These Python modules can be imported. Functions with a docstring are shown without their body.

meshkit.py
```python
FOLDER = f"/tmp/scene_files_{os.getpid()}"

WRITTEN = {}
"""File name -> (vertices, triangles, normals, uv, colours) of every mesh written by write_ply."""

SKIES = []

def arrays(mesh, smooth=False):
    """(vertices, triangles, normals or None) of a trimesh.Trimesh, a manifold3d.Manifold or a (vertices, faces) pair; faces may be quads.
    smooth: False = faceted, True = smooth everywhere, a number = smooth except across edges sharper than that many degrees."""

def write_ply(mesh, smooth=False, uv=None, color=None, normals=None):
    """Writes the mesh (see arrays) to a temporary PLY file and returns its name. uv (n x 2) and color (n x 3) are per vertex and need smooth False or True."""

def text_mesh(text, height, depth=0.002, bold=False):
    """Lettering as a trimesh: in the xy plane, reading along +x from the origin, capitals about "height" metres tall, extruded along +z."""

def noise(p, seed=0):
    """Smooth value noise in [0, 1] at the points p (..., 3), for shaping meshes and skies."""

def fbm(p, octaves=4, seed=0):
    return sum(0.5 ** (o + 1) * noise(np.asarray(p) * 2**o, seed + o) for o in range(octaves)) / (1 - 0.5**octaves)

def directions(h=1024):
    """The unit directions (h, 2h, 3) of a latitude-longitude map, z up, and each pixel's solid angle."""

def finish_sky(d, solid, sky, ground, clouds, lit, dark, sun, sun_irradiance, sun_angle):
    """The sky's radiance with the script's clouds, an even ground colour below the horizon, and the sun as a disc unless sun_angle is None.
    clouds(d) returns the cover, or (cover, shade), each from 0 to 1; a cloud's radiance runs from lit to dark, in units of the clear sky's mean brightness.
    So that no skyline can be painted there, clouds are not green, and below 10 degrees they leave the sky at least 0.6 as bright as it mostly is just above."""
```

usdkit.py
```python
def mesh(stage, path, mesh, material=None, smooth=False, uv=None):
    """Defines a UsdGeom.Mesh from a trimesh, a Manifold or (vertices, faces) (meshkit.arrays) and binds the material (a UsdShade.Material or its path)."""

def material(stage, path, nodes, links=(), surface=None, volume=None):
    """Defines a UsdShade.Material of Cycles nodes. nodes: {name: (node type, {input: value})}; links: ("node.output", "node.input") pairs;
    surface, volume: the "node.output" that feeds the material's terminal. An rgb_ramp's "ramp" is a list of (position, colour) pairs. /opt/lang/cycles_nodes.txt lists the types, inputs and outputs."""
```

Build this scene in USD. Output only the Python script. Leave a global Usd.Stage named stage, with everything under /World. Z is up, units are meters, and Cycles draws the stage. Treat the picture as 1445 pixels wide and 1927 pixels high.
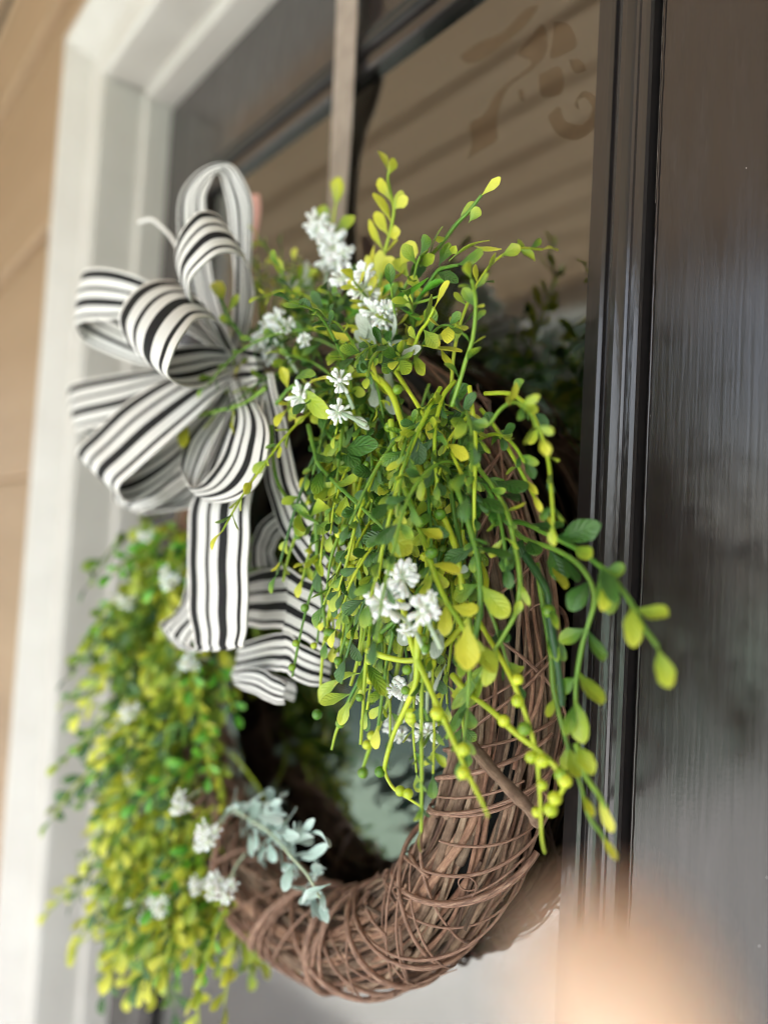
import math, random
import numpy as np
import trimesh
import manifold3d as m3
import usdkit, meshkit
from pxr import Usd, UsdGeom, UsdLux, UsdShade, Gf, Sdf

random.seed(7)
rng = np.random.default_rng(7)
stage = Usd.Stage.CreateInMemory()
UsdGeom.SetStageUpAxis(stage, UsdGeom.Tokens.z)
UsdGeom.SetStageMetersPerUnit(stage, 1.0)
UsdGeom.Xform.Define(stage, '/World')

# ------------------------------------------------------------------ camera
CAM = np.array([0.0, -0.4, 1.5])            # the door's face is the plane y = 0
W, H, F = 1445.0, 1927.0, 1391.0
YAW, PITCH, ROLL = map(math.radians, (38.62, 2.62, -3.21))
FW = np.array([-math.cos(YAW) * math.cos(PITCH), math.sin(YAW) * math.cos(PITCH), math.sin(PITCH)])
RT = np.cross(FW, [0, 0, 1.0]); RT /= np.linalg.norm(RT)
UP = np.cross(RT, FW)
RT, UP = RT * math.cos(ROLL) - UP * math.sin(ROLL), UP * math.cos(ROLL) + RT * math.sin(ROLL)
cam = UsdGeom.Camera.Define(stage, '/World/camera')
M = Gf.Matrix4d(*RT, 0, *UP, 0, *(-FW), 0, *CAM, 1)
cam.AddTransformOp().Set(M)
cam.CreateHorizontalApertureAttr(24.0)
cam.CreateVerticalApertureAttr(24.0 * 1024 / 767)
cam.CreateFocalLengthAttr(24.0 * F / W)
cam.CreateFStopAttr(23.1 / 12.6)
cam.CreateFocusDistanceAttr(0.442)
cam.CreateClippingRangeAttr(Gf.Vec2f(0.01, 500))
cam.CreateExposureAttr(1.8)


def ray(u, v):
    return FW + RT * (u - W / 2) / F - UP * (v - H / 2) / F


def P(u, v, t):
    """World point seen at (u, v) of the photograph, t metres from the camera square to the door (0.4 = the door's face)."""
    d = ray(u, v)
    return CAM + d * (t / d[1])


def depth(p):
    return float((np.asarray(p) - CAM) @ FW)


# ------------------------------------------------------------------ sky and sun
SUN_EL, SUN_AZ = math.radians(58), math.radians(215)      # azimuth from +y towards +x
sd = np.array([math.sin(SUN_AZ) * math.cos(SUN_EL), math.cos(SUN_AZ) * math.cos(SUN_EL), math.sin(SUN_EL)])
mat = usdkit.material
mat(stage, '/World/Looks/sky', {
    's': ('sky_texture', {'sky_type': 'single_scattering', 'sun_disc': False, 'sun_elevation': SUN_EL, 'sun_rotation': SUN_AZ, 'aerosol_density': 3.0}),
    'tc': ('texture_coordinate', {}),
    'n': ('noise_texture', {'scale': 2.2, 'detail': 6, 'roughness': 0.6}),
    'r': ('rgb_ramp', {'ramp': [(0.35, (0, 0, 0)), (0.6, (1, 1, 1))]}),
    'hs': ('hsv', {'saturation': 0.25, 'value': 1.7}),
    'm': ('mix', {}), 'b': ('background_shader', {'strength': 0.13})},
    [('tc.generated', 'n.vector'), ('n.fac', 'r.fac'), ('s.color', 'hs.color'), ('s.color', 'm.color1'), ('hs.color', 'm.color2'), ('r.color', 'm.fac'), ('m.color', 'b.color')], surface='b.background')
dome = UsdLux.DomeLight.Define(stage, '/World/sky')
UsdShade.MaterialBindingAPI.Apply(dome.GetPrim()).Bind(UsdShade.Material.Get(stage, '/World/Looks/sky'))
dome.GetPrim().SetCustomDataByKey('kind', 'structure')
sun = UsdLux.DistantLight.Define(stage, '/World/sun')
sun.CreateIntensityAttr(0.65); sun.CreateAngleAttr(3.0); sun.CreateNormalizeAttr(True); sun.CreateColorAttr(Gf.Vec3f(1, 0.95, 0.86))
zz = sd; xx = np.cross([0, 0, 1.0], zz); xx /= np.linalg.norm(xx); yy = np.cross(zz, xx)
sun.AddTransformOp().Set(Gf.Matrix4d(*xx, 0, *yy, 0, *zz, 0, 0, 0, 10, 1))

# ------------------------------------------------------------------ helpers
used = {}


def numbered(path):
    n = used.get(path, 0); used[path] = n + 1
    return path if n == 0 else f'{path}_{n:03d}'


def tag(o, label=None, cat=None, group=None, kind=None):
    p = o.GetPrim() if hasattr(o, 'GetPrim') else o
    for k, v in (('label', label), ('category', cat), ('group', group), ('kind', kind)):
        if v: p.SetCustomDataByKey(k, v)
    return o


def thing(name, label, cat, loc=(0, 0, 0), group=None):
    x = UsdGeom.Xform.Define(stage, numbered('/World/' + name))
    x.AddTranslateOp().Set(Gf.Vec3d(*map(float, loc)))
    return tag(x, label, cat, group)


def base_of(parent):
    if parent is None: return np.zeros(3)
    t = UsdGeom.Xformable(parent.GetPrim()).ComputeLocalToWorldTransform(0).ExtractTranslation()
    return np.array(t)


def obj(name, mesh, material, parent=None, smooth=False, uv=None, local=False):
    """One Mesh prim, given in world coordinates (or its parent's, if local)."""
    path = (str(parent.GetPath()) if parent is not None else '/World') + '/' + name
    v, f = (mesh.vertices, mesh.faces) if hasattr(mesh, 'vertices') else mesh if isinstance(mesh, tuple) else (lambda q: (q.vert_properties[:, :3], q.tri_verts))(mesh.to_mesh())
    v = np.asarray(v, float)
    if parent is not None and not local: v = v - base_of(parent)
    return usdkit.mesh(stage, numbered(path), (v, np.asarray(f)), '/World/Looks/' + material, smooth=smooth, uv=uv)


def structure(name, mesh, material, parent=None, **k):
    o = obj(name, mesh, material, parent, **k)
    return tag(o, kind='structure') if parent is None else o


def box(lo, hi, bevel=0.0):
    lo, hi = np.minimum(lo, hi), np.maximum(lo, hi)
    if bevel:
        pts = []
        for s in np.ndindex(2, 2, 2):
            c = np.where(s, hi, lo); d = np.where(s, -bevel, bevel)
            for k in range(3):
                q = c + d; q[k] = c[k]; pts.append(q)
        return trimesh.convex.convex_hull(np.array(pts))
    b = trimesh.creation.box(extents=hi - lo); b.apply_translation((hi + lo) / 2)
    return b


def catmull(pts, n):
    """n points evenly spaced in parameter on a Catmull-Rom spline; pts may have any number of columns."""
    p = np.asarray(pts, float)
    p = np.vstack([2 * p[0] - p[1], p, 2 * p[-1] - p[-2]])
    m = len(p) - 3
    x = np.linspace(0, m, n); i = np.minimum(x.astype(int), m - 1); t = (x - i)[:, None]
    a, b, c, d = p[i], p[i + 1], p[i + 2], p[i + 3]
    return 0.5 * (2 * b + (c - a) * t + (2 * a - 5 * b + 4 * c - d) * t ** 2 + (3 * b - a - 3 * c + d) * t ** 3)


def tube(pts, rad, sides=7, flat=1.0):
    """Closed tube with uv (u around, v along in metres)."""
    p = np.asarray(pts, float); n = len(p); rad = np.broadcast_to(rad, n)
    T = np.gradient(p, axis=0); T /= np.linalg.norm(T, axis=1, keepdims=True) + 1e-12
    a = np.cross(T[0], [0.3, 0.5, 0.8]); a /= np.linalg.norm(a)
    L = np.append(0, np.cumsum(np.linalg.norm(np.diff(p, axis=0), axis=1)))
    V, U = [], []
    ang = np.linspace(0, 2 * np.pi, sides, endpoint=False)
    for k in range(n):
        a = a - T[k] * (a @ T[k]); a /= np.linalg.norm(a); b = np.cross(T[k], a)
        V.append(p[k] + rad[k] * (np.outer(np.cos(ang), a) + flat * np.outer(np.sin(ang), b)))
        U.append(np.stack([ang / (2 * np.pi), np.full(sides, L[k])], 1))
    V = np.vstack(V + [p[:1], p[-1:]]); U = np.vstack(U + [[[0.5, 0]], [[0.5, L[-1]]]])
    fs = []
    for k in range(n - 1):
        for j in range(sides):
            j2 = (j + 1) % sides; o = k * sides
            fs += [[o + j, o + j2, o + sides + j2], [o + j, o + sides + j2, o + sides + j]]
    c0, c1 = n * sides, n * sides + 1
    for j in range(sides):
        j2 = (j + 1) % sides
        fs += [[c0, j2, j], [c1, (n - 1) * sides + j, (n - 1) * sides + j2]]
    return V, np.array(fs), U


def put_tube(name, pts, rad, material, parent=None, sides=7):
    V, fs, U = tube(pts, rad, sides)
    return obj(name, (V, fs), material, parent, smooth=True, uv=U)


# ------------------------------------------------------------------ materials
def simple(name, color, rough=0.5, **k):
    mat(stage, '/World/Looks/' + name, {'p': ('principled_bsdf', {'base_color': color, 'roughness': rough, **k})}, surface='p.BSDF')


def noisy(name, c1, c2, scale, rough=0.5, bump=0.0, bscale=None, stretch=(1, 1, 1), dist=0.001, **k):
    mat(stage, '/World/Looks/' + name, {
        'g': ('geometry', {}), 'mp': ('mapping', {'scale': stretch}),
        'n': ('noise_texture', {'scale': scale, 'detail': 5, 'roughness': 0.6}),
        'r': ('rgb_ramp', {'ramp': [(0.3, c1), (0.7, c2)]}),
        'n2': ('noise_texture', {'scale': bscale or scale * 3, 'detail': 4}),
        'b': ('bump', {'strength': bump, 'distance': dist}),
        'p': ('principled_bsdf', {'roughness': rough, **k})},
        [('g.position', 'mp.vector'), ('mp.vector', 'n.vector'), ('mp.vector', 'n2.vector'), ('n.fac', 'r.fac'), ('r.color', 'p.base_color'), ('n2.fac', 'b.height'), ('b.normal', 'p.normal')], surface='p.BSDF')


noisy('white_trim', (0.49, 0.465, 0.43), (0.55, 0.53, 0.495), 9, 0.42, 0.15, 60)
noisy('cedar_siding', (0.27, 0.175, 0.10), (0.36, 0.245, 0.15), 3, 0.6, 0.3, 40, (0.15, 1, 2))
noisy('ceiling_boards', (0.48, 0.33, 0.21), (0.58, 0.42, 0.28), 3, 0.5, 0.2, 40, (0.15, 2, 1))
noisy('concrete', (0.55, 0.55, 0.55), (0.68, 0.67, 0.66), 2.5, 0.8, 0.2, 60)
noisy('lawn', (0.20, 0.29, 0.22), (0.28, 0.37, 0.29), 3, 0.9, 0.3, 40)
noisy('hedge_leaves', (0.02, 0.045, 0.012), (0.05, 0.09, 0.025), 6, 0.7)
noisy('trunk_bark', (0.06, 0.045, 0.03), (0.11, 0.08, 0.055), 12, 0.9)
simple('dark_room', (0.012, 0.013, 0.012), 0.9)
noisy('skin', (0.56, 0.39, 0.28), (0.62, 0.45, 0.33), 60, 0.45, subsurface_weight=0.2, subsurface_scale=0.003)
simple('finger_nail', (0.75, 0.45, 0.38), 0.25)
mat(stage, '/World/Looks/taupe_ribbon', {'g': ('geometry', {}), 'n': ('noise_texture', {'scale': 60, 'detail': 4}), 'r': ('rgb_ramp', {'ramp': [(0.3, (0.30, 0.235, 0.19)), (0.7, (0.42, 0.34, 0.28))]}),
    'p': ('principled_bsdf', {'roughness': 0.6, 'sheen_weight': 0.2}), 't': ('transparent_bsdf', {}), 'm': ('mix_closure', {'fac': 0.28})},
    [('g.position', 'n.vector'), ('n.fac', 'r.fac'), ('r.color', 'p.base_color'), ('p.BSDF', 'm.closure1'), ('t.BSDF', 'm.closure2')], surface='m.closure')
simple('pink_tape', (0.62, 0.33, 0.28), 0.6)
simple('white_wire', (0.75, 0.73, 0.70), 0.5)
noisy('paint_crust', (0.01, 0.01, 0.01), (0.30, 0.27, 0.22), 70, 0.4)

# door paint: brushed dark gloss with dust specks
mat(stage, '/World/Looks/door_paint', {
    'g': ('geometry', {}), 'mp': ('mapping', {'scale': (1, 1, 0.035)}), 'mp2': ('mapping', {'scale': (1, 1, 0.12)}),
    'n': ('noise_texture', {'scale': 330, 'detail': 3}), 'n2': ('noise_texture', {'scale': 60, 'detail': 5, 'roughness': 0.65}),
    'nb': ('noise_texture', {'scale': 420, 'detail': 2}),
    'a1': ('math', {'math_type': 'multiply', 'value2': 0.7}), 'a': ('math', {'math_type': 'add'}), 'a2': ('math', {'math_type': 'multiply_add', 'value2': 0.35}),
    'b': ('bump', {'strength': 0.24, 'distance': 0.0006}),
    'rr': ('map_range', {'from_min': 0.3, 'from_max': 0.7, 'to_min': 0.10, 'to_max': 0.30}),
    'vo': ('voronoi_texture', {'scale': 110}),
    'lt': ('math', {'math_type': 'less_than', 'value2': 0.035}),
    'wn': ('white_noise_texture', {}), 'gt': ('math', {'math_type': 'greater_than', 'value2': 0.84}), 'mu': ('math', {'math_type': 'multiply'}),
    'c': ('mix', {'color1': (0.018, 0.014, 0.013), 'color2': (0.55, 0.55, 0.55)}),
    'p': ('principled_bsdf', {'specular_ior_level': 0.62, 'coat_weight': 0.3, 'coat_roughness': 0.12})},
    [('g.position', 'mp.vector'), ('g.position', 'mp2.vector'), ('mp.vector', 'n.vector'), ('mp2.vector', 'n2.vector'), ('g.position', 'nb.vector'),
     ('n2.fac', 'a1.value1'), ('n.fac', 'a.value1'), ('a1.value', 'a.value2'), ('nb.fac', 'a2.value1'), ('a.value', 'a2.value3'), ('a2.value', 'b.height'), ('b.normal', 'p.normal'),
     ('n2.fac', 'rr.value'), ('rr.result', 'p.roughness'),
     ('g.position', 'vo.vector'), ('vo.distance', 'lt.value1'), ('vo.position', 'wn.vector'), ('wn.value', 'gt.value1'), ('lt.value', 'mu.value1'), ('gt.value', 'mu.value2'), ('mu.value', 'c.fac'), ('c.color', 'p.base_color')],
    surface='p.BSDF')
noisy('frame_paint', (0.014, 0.012, 0.012), (0.022, 0.019, 0.018), 20, 0.14, 0.3, 420, (1, 1, 0.2), 0.0006, specular_ior_level=0.75)
# window pane: clear, mirror-like at a grazing angle
mat(stage, '/World/Looks/pane', {
    't': ('transparent_bsdf', {'color': (0.55, 0.6, 0.57)}), 'gl': ('glossy_bsdf', {'color': (0.95, 0.97, 0.96), 'roughness': 0.006}),
    'f': ('fresnel', {'IOR': 2.6}), 'm': ('mix_closure', {})},
    [('f.fac', 'm.fac'), ('t.BSDF', 'm.closure1'), ('gl.BSDF', 'm.closure2')], surface='m.closure')
mat(stage, '/World/Looks/etched', {
    't': ('transparent_bsdf', {'color': (0.955, 0.93, 0.90)})}, surface='t.BSDF')


def leaf_material(name, ramp, rough=0.32, vein=0.40, k_along=0.75, k_rand=0.35, translucent=0.12, sheen=0.0):
    """Colour runs from the petiole to the tip, with mottling and a tone for each leaf; veins are relief."""
    nodes = {
        'tc': ('texture_coordinate', {}), 'x': ('separate_xyz', {}), 'g': ('geometry', {}), 'oi': ('object_info', {}),
        'n': ('noise_texture', {'scale': 210, 'detail': 5, 'roughness': 0.65}),
        'm1': ('math', {'math_type': 'multiply', 'value2': k_along}), 'm2': ('math', {'math_type': 'multiply_add', 'value2': 0.6}),
        'm3': ('math', {'math_type': 'multiply_add', 'value2': k_rand}), 'm4': ('math', {'math_type': 'subtract', 'value2': 0.30 + k_rand * 0.5}),
        'r': ('rgb_ramp', {'ramp': ramp}),
        'xs': ('math', {'math_type': 'subtract', 'value2': 0.5}), 'ab': ('math', {'math_type': 'absolute'}),
        'k': ('math', {'math_type': 'multiply', 'value2': -26.0}), 's': ('math', {'math_type': 'multiply_add', 'value2': 44.0}),
        'si': ('math', {'math_type': 'sine'}), 'rib': ('map_range', {'from_min': 0.0, 'from_max': 0.06, 'to_min': -2.2, 'to_max': 0.0, 'clamp': True}),
        'ad': ('math', {'math_type': 'add'}), 'ad2': ('math', {'math_type': 'multiply_add', 'value2': 1.6}),
        'b': ('bump', {'strength': vein, 'distance': 0.0006}),
        'p': ('principled_bsdf', {'roughness': rough, 'specular_ior_level': 0.5, 'sheen_weight': sheen, 'coat_weight': 0.0 if sheen else 0.2, 'coat_roughness': 0.12}),
        'tr': ('translucent_bsdf', {}), 'mx': ('mix_closure', {'fac': translucent})}
    links = [('tc.UV', 'x.vector'), ('g.position', 'n.vector'), ('x.y', 'm1.value1'), ('n.fac', 'm2.value1'), ('m1.value', 'm2.value3'), ('oi.random', 'm3.value1'), ('m2.value', 'm3.value3'), ('m3.value', 'm4.value1'), ('m4.value', 'r.fac'),
             ('x.x', 'xs.value1'), ('xs.value', 'ab.value1'), ('ab.value', 'k.value1'), ('x.y', 's.value1'), ('k.value', 's.value3'), ('s.value', 'si.value1'), ('ab.value', 'rib.value'), ('si.value', 'ad.value1'), ('rib.result', 'ad.value2'),
             ('n.fac', 'ad2.value1'), ('ad.value', 'ad2.value3'), ('ad2.value', 'b.height'), ('b.normal', 'p.normal'),
             ('r.color', 'p.base_color'), ('r.color', 'tr.color'), ('p.BSDF', 'mx.closure1'), ('tr.BSDF', 'mx.closure2')]
    mat(stage, '/World/Looks/' + name, nodes, links, surface='mx.closure')


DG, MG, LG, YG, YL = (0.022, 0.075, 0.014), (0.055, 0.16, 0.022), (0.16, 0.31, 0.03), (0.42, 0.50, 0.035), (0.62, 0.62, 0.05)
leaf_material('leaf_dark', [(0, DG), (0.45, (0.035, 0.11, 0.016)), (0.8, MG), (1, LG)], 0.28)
leaf_material('leaf_mid', [(0, (0.05, 0.15, 0.02)), (0.4, (0.10, 0.23, 0.025)), (0.75, (0.25, 0.38, 0.03)), (1, YG)], 0.32)
leaf_material('leaf_lime', [(0, (0.16, 0.30, 0.03)), (0.35, (0.30, 0.42, 0.035)), (0.7, YG), (1, YL)], 0.35, vein=0.24)
leaf_material('leaf_yellow', [(0, (0.34, 0.42, 0.03)), (0.35, (0.50, 0.53, 0.035)), (0.7, YL), (1, (0.72, 0.70, 0.07))], 0.4, vein=0.24)
leaf_material('leaf_grass', [(0, (0.06, 0.24, 0.02)), (0.5, (0.12, 0.40, 0.03)), (1, (0.24, 0.52, 0.04))], 0.3, vein=0.15)
leaf_material('leaf_silver', [(0, (0.28, 0.36, 0.26)), (0.5, (0.42, 0.50, 0.40)), (1, (0.62, 0.68, 0.60))], 0.85, vein=0.3, sheen=0.5)
leaf_material('leaf_frost', [(0, (0.30, 0.44, 0.38)), (0.5, (0.45, 0.60, 0.54)), (1, (0.68, 0.78, 0.74))], 0.8, vein=0.3, sheen=0.4)
mat(stage, '/World/Looks/petal', {
    'tc': ('texture_coordinate', {}), 'x': ('separate_xyz', {}), 'r': ('rgb_ramp', {'ramp': [(0, (0.50, 0.62, 0.36)), (0.30, (0.70, 0.75, 0.55)), (0.6, (0.80, 0.80, 0.75)), (1, (0.84, 0.84, 0.82))]}),
    'p': ('principled_bsdf', {'roughness': 0.9, 'sheen_weight': 0.5, 'subsurface_weight': 0.15, 'subsurface_scale': 0.002}), 'g': ('geometry', {}),
    'n': ('noise_texture', {'scale': 1500, 'detail': 2}), 'b': ('bump', {'strength': 0.5, 'distance': 0.0004})},
    [('tc.UV', 'x.vector'), ('x.y', 'r.fac'), ('r.color', 'p.base_color'), ('g.position', 'n.vector'), ('n.fac', 'b.height'), ('b.normal', 'p.normal')], surface='p.BSDF')


def stem_material(name, c1, c2, rough=0.35):
    mat(stage, '/World/Looks/' + name, {
        'g': ('geometry', {}), 'oi': ('object_info', {}), 'n': ('noise_texture', {'scale': 45, 'detail': 3}), 'n2': ('noise_texture', {'scale': 900, 'detail': 2}),
        'a': ('math', {'math_type': 'multiply_add', 'value2': 0.5}), 's': ('math', {'math_type': 'subtract', 'value2': 0.25}),
        'r': ('rgb_ramp', {'ramp': [(0.15, c1), (0.85, c2)]}), 'b': ('bump', {'strength': 0.25, 'distance': 0.0003}),
        'p': ('principled_bsdf', {'roughness': rough, 'subsurface_weight': 0.1, 'subsurface_scale': 0.002})},
        [('g.position', 'n.vector'), ('g.position', 'n2.vector'), ('oi.random', 'a.value1'), ('n.fac', 'a.value3'), ('a.value', 's.value1'), ('s.value', 'r.fac'), ('r.color', 'p.base_color'), ('n2.fac', 'b.height'), ('b.normal', 'p.normal')], surface='p.BSDF')


stem_material('stem_lime', (0.20, 0.34, 0.02), (0.50, 0.56, 0.03))
stem_material('stem_green', (0.05, 0.16, 0.02), (0.20, 0.34, 0.035))
stem_material('stem_dark', (0.015, 0.06, 0.02), (0.05, 0.14, 0.03))
stem_material('stem_silver', (0.25, 0.34, 0.22), (0.45, 0.52, 0.38), 0.8)
stem_material('berry_green', (0.06, 0.17, 0.015), (0.24, 0.38, 0.03), 0.22)
stem_material('berry_lime', (0.30, 0.42, 0.02), (0.55, 0.60, 0.04), 0.25)

# bark: streaks along each twig, its own tone
mat(stage, '/World/Looks/bark', {
    'tc': ('texture_coordinate', {}), 'mp': ('mapping', {'scale': (5, 22, 1)}), 'oi': ('object_info', {}), 'g': ('geometry', {}),
    'n': ('noise_texture', {'scale': 3.0, 'detail': 6, 'roughness': 0.75}), 'mp2': ('mapping', {'scale': (16, 70, 1)}), 'n2': ('noise_texture', {'scale': 3.0, 'detail': 5, 'roughness': 0.7}),
    'ad': ('math', {'math_type': 'add'}), 'ad2': ('math', {'math_type': 'multiply', 'value2': 0.5}), 'n3': ('noise_texture', {'scale': 70, 'detail': 4, 'roughness': 0.7}),
    'r1': ('rgb_ramp', {'ramp': [(0.3, (0.035, 0.022, 0.015)), (0.45, (0.15, 0.098, 0.062)), (0.58, (0.27, 0.195, 0.13)), (0.72, (0.46, 0.37, 0.27))]}),
    'r2': ('rgb_ramp', {'ramp': [(0.3, (0.045, 0.018, 0.011)), (0.45, (0.16, 0.075, 0.045)), (0.58, (0.27, 0.145, 0.09)), (0.72, (0.40, 0.27, 0.19))]}),
    'wn': ('white_noise_texture', {'dimensions': '1D'}), 'hv': ('map_range', {'from_min': 0, 'from_max': 1, 'to_min': 0.4, 'to_max': 1.7}), 'hs': ('hsv', {}),
    'm': ('mix', {}), 'b': ('bump', {'strength': 0.85, 'distance': 0.0012}), 'p': ('principled_bsdf', {'roughness': 0.75})},
    [('tc.UV', 'mp.vector'), ('mp.vector', 'n.vector'), ('tc.UV', 'mp2.vector'), ('mp2.vector', 'n2.vector'), ('g.position', 'n3.vector'), ('n.fac', 'ad.value1'), ('n3.fac', 'ad.value2'), ('ad.value', 'ad2.value1'), ('ad2.value', 'r1.fac'), ('ad2.value', 'r2.fac'), ('oi.random', 'm.fac'),
     ('r1.color', 'm.color1'), ('r2.color', 'm.color2'), ('oi.random', 'wn.w'), ('wn.value', 'hv.value'), ('hv.result', 'hs.value'), ('m.color', 'hs.color'), ('hs.color', 'p.base_color'), ('n2.fac', 'b.height'), ('b.normal', 'p.normal')], surface='p.BSDF')
mat(stage, '/World/Looks/vine_bark', {
    'tc': ('texture_coordinate', {}), 'mp': ('mapping', {'scale': (4, 40, 1)}), 'oi': ('object_info', {}),
    'n': ('noise_texture', {'scale': 3.0, 'detail': 5, 'roughness': 0.65}),
    'r1': ('rgb_ramp', {'ramp': [(0.32, (0.055, 0.028, 0.019)), (0.5, (0.22, 0.115, 0.074)), (0.68, (0.44, 0.29, 0.205))]}),
    'b': ('bump', {'strength': 0.5, 'distance': 0.0005}), 'p': ('principled_bsdf', {'roughness': 0.6})},
    [('tc.UV', 'mp.vector'), ('mp.vector', 'n.vector'), ('n.fac', 'r1.fac'), ('r1.color', 'p.base_color'), ('n.fac', 'b.height'), ('b.normal', 'p.normal')], surface='p.BSDF')

# striped ribbon: woven stripes along its length (u runs across)
bl, wh = (0.004, 0.004, 0.005), (0.78, 0.77, 0.74)
STR = [(0.0, (0.82, 0.80, 0.76)), (0.045, bl), (0.185, wh), (0.355, bl), (0.42, wh), (0.57, bl), (0.71, wh), (0.86, bl), (0.92, (0.82, 0.80, 0.76))]
mat(stage, '/World/Looks/striped_ribbon', {
    'tc': ('texture_coordinate', {}), 'x': ('separate_xyz', {}), 'r': ('rgb_ramp', {'ramp': STR, 'interpolate': False}),
    'mp': ('mapping', {'scale': (170, 2600, 1)}), 'ch': ('checker_texture', {'color1': (1, 1, 1), 'color2': (0, 0, 0), 'scale': 1.0}), 'nz': ('noise_texture', {'scale': 0.25, 'detail': 3}),
    'cm': ('mix', {'mix_type': 'multiply', 'fac': 0.12}), 'cm2': ('mix', {'mix_type': 'screen', 'fac': 0.03}), 'b': ('bump', {'strength': 0.35, 'distance': 0.0003}),
    'p': ('principled_bsdf', {'roughness': 0.8, 'specular_ior_level': 0.15}), 'tr': ('translucent_bsdf', {}), 'mx': ('mix_closure', {'fac': 0.06})},
    [('tc.UV', 'x.vector'), ('x.x', 'r.fac'), ('tc.UV', 'mp.vector'), ('mp.vector', 'ch.vector'), ('mp.vector', 'nz.vector'), ('r.color', 'cm.color1'), ('ch.color', 'cm.color2'), ('cm.color', 'cm2.color1'), ('nz.color', 'cm2.color2'),
     ('cm2.color', 'p.base_color'), ('cm2.color', 'tr.color'), ('ch.fac', 'b.height'), ('b.normal', 'p.normal'), ('p.BSDF', 'mx.closure1'), ('tr.BSDF', 'mx.closure2')], surface='mx.closure')

# ------------------------------------------------------------------ the porch
DOOR_L, DOOR_R, HEAD = -1.065, -0.095, 1.5 + 0.640
WALL_Y = -0.10                                                      # the wall's face; the door is set back
structure('lawn', box((-30, -30, -0.32), (25, -1.75, -0.22)), 'lawn')
structure('front_walk', box((-2.7, -14, -0.26), (1.8, -1.752, -0.14)), 'concrete')
structure('porch_floor', box((-7, -1.75, -0.12), (5, 0.1, 0.0)), 'concrete')
ceil = structure('porch_ceiling', box((-7, -2.22, 2.735), (5, 0.1, 2.80)), 'dark_room')
tag(ceil, kind='structure')
for k in range(12):                                                 # boards run along the wall, with shadow gaps
    y1 = 0.09 - k * 0.193
    obj('board', box((-7, y1 - 0.176, 2.712), (5, y1, 2.7345), 0.003), 'ceiling_boards', ceil)
structure('porch_beam', box((-7, -2.40, 2.60), (5, -2.225, 2.95), 0.004), 'white_trim')
# siding, left of the door and above it
SID = (P(40, 130, .304)[2]) % 0.43 - 0.43
wall = structure('wall', box((-7, -0.060, 0), (DOOR_L - 0.09, 0.12, 2.71)), 'cedar_siding')
for k in range(7):
    z0 = SID + k * 0.43
    for xa, xb in (((-7.0, DOOR_L - 0.105),)):
        v = np.array([[xa, -0.062, z0], [xa, -0.062, z0 + 0.434], [xa, -0.075, z0 + 0.434], [xa, -0.096, z0 + 0.004], [xa, -0.090, z0]])
        pr = trimesh.convex.convex_hull(np.vstack([v, v + [xb - xa, 0, 0]]))
        obj('siding_board', pr, 'cedar_siding', wall)
structure('wall_above_door', box((DOOR_L - 0.09, -0.055, HEAD + 0.085), (3, 0.12, 2.71)), 'cedar_siding')


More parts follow.
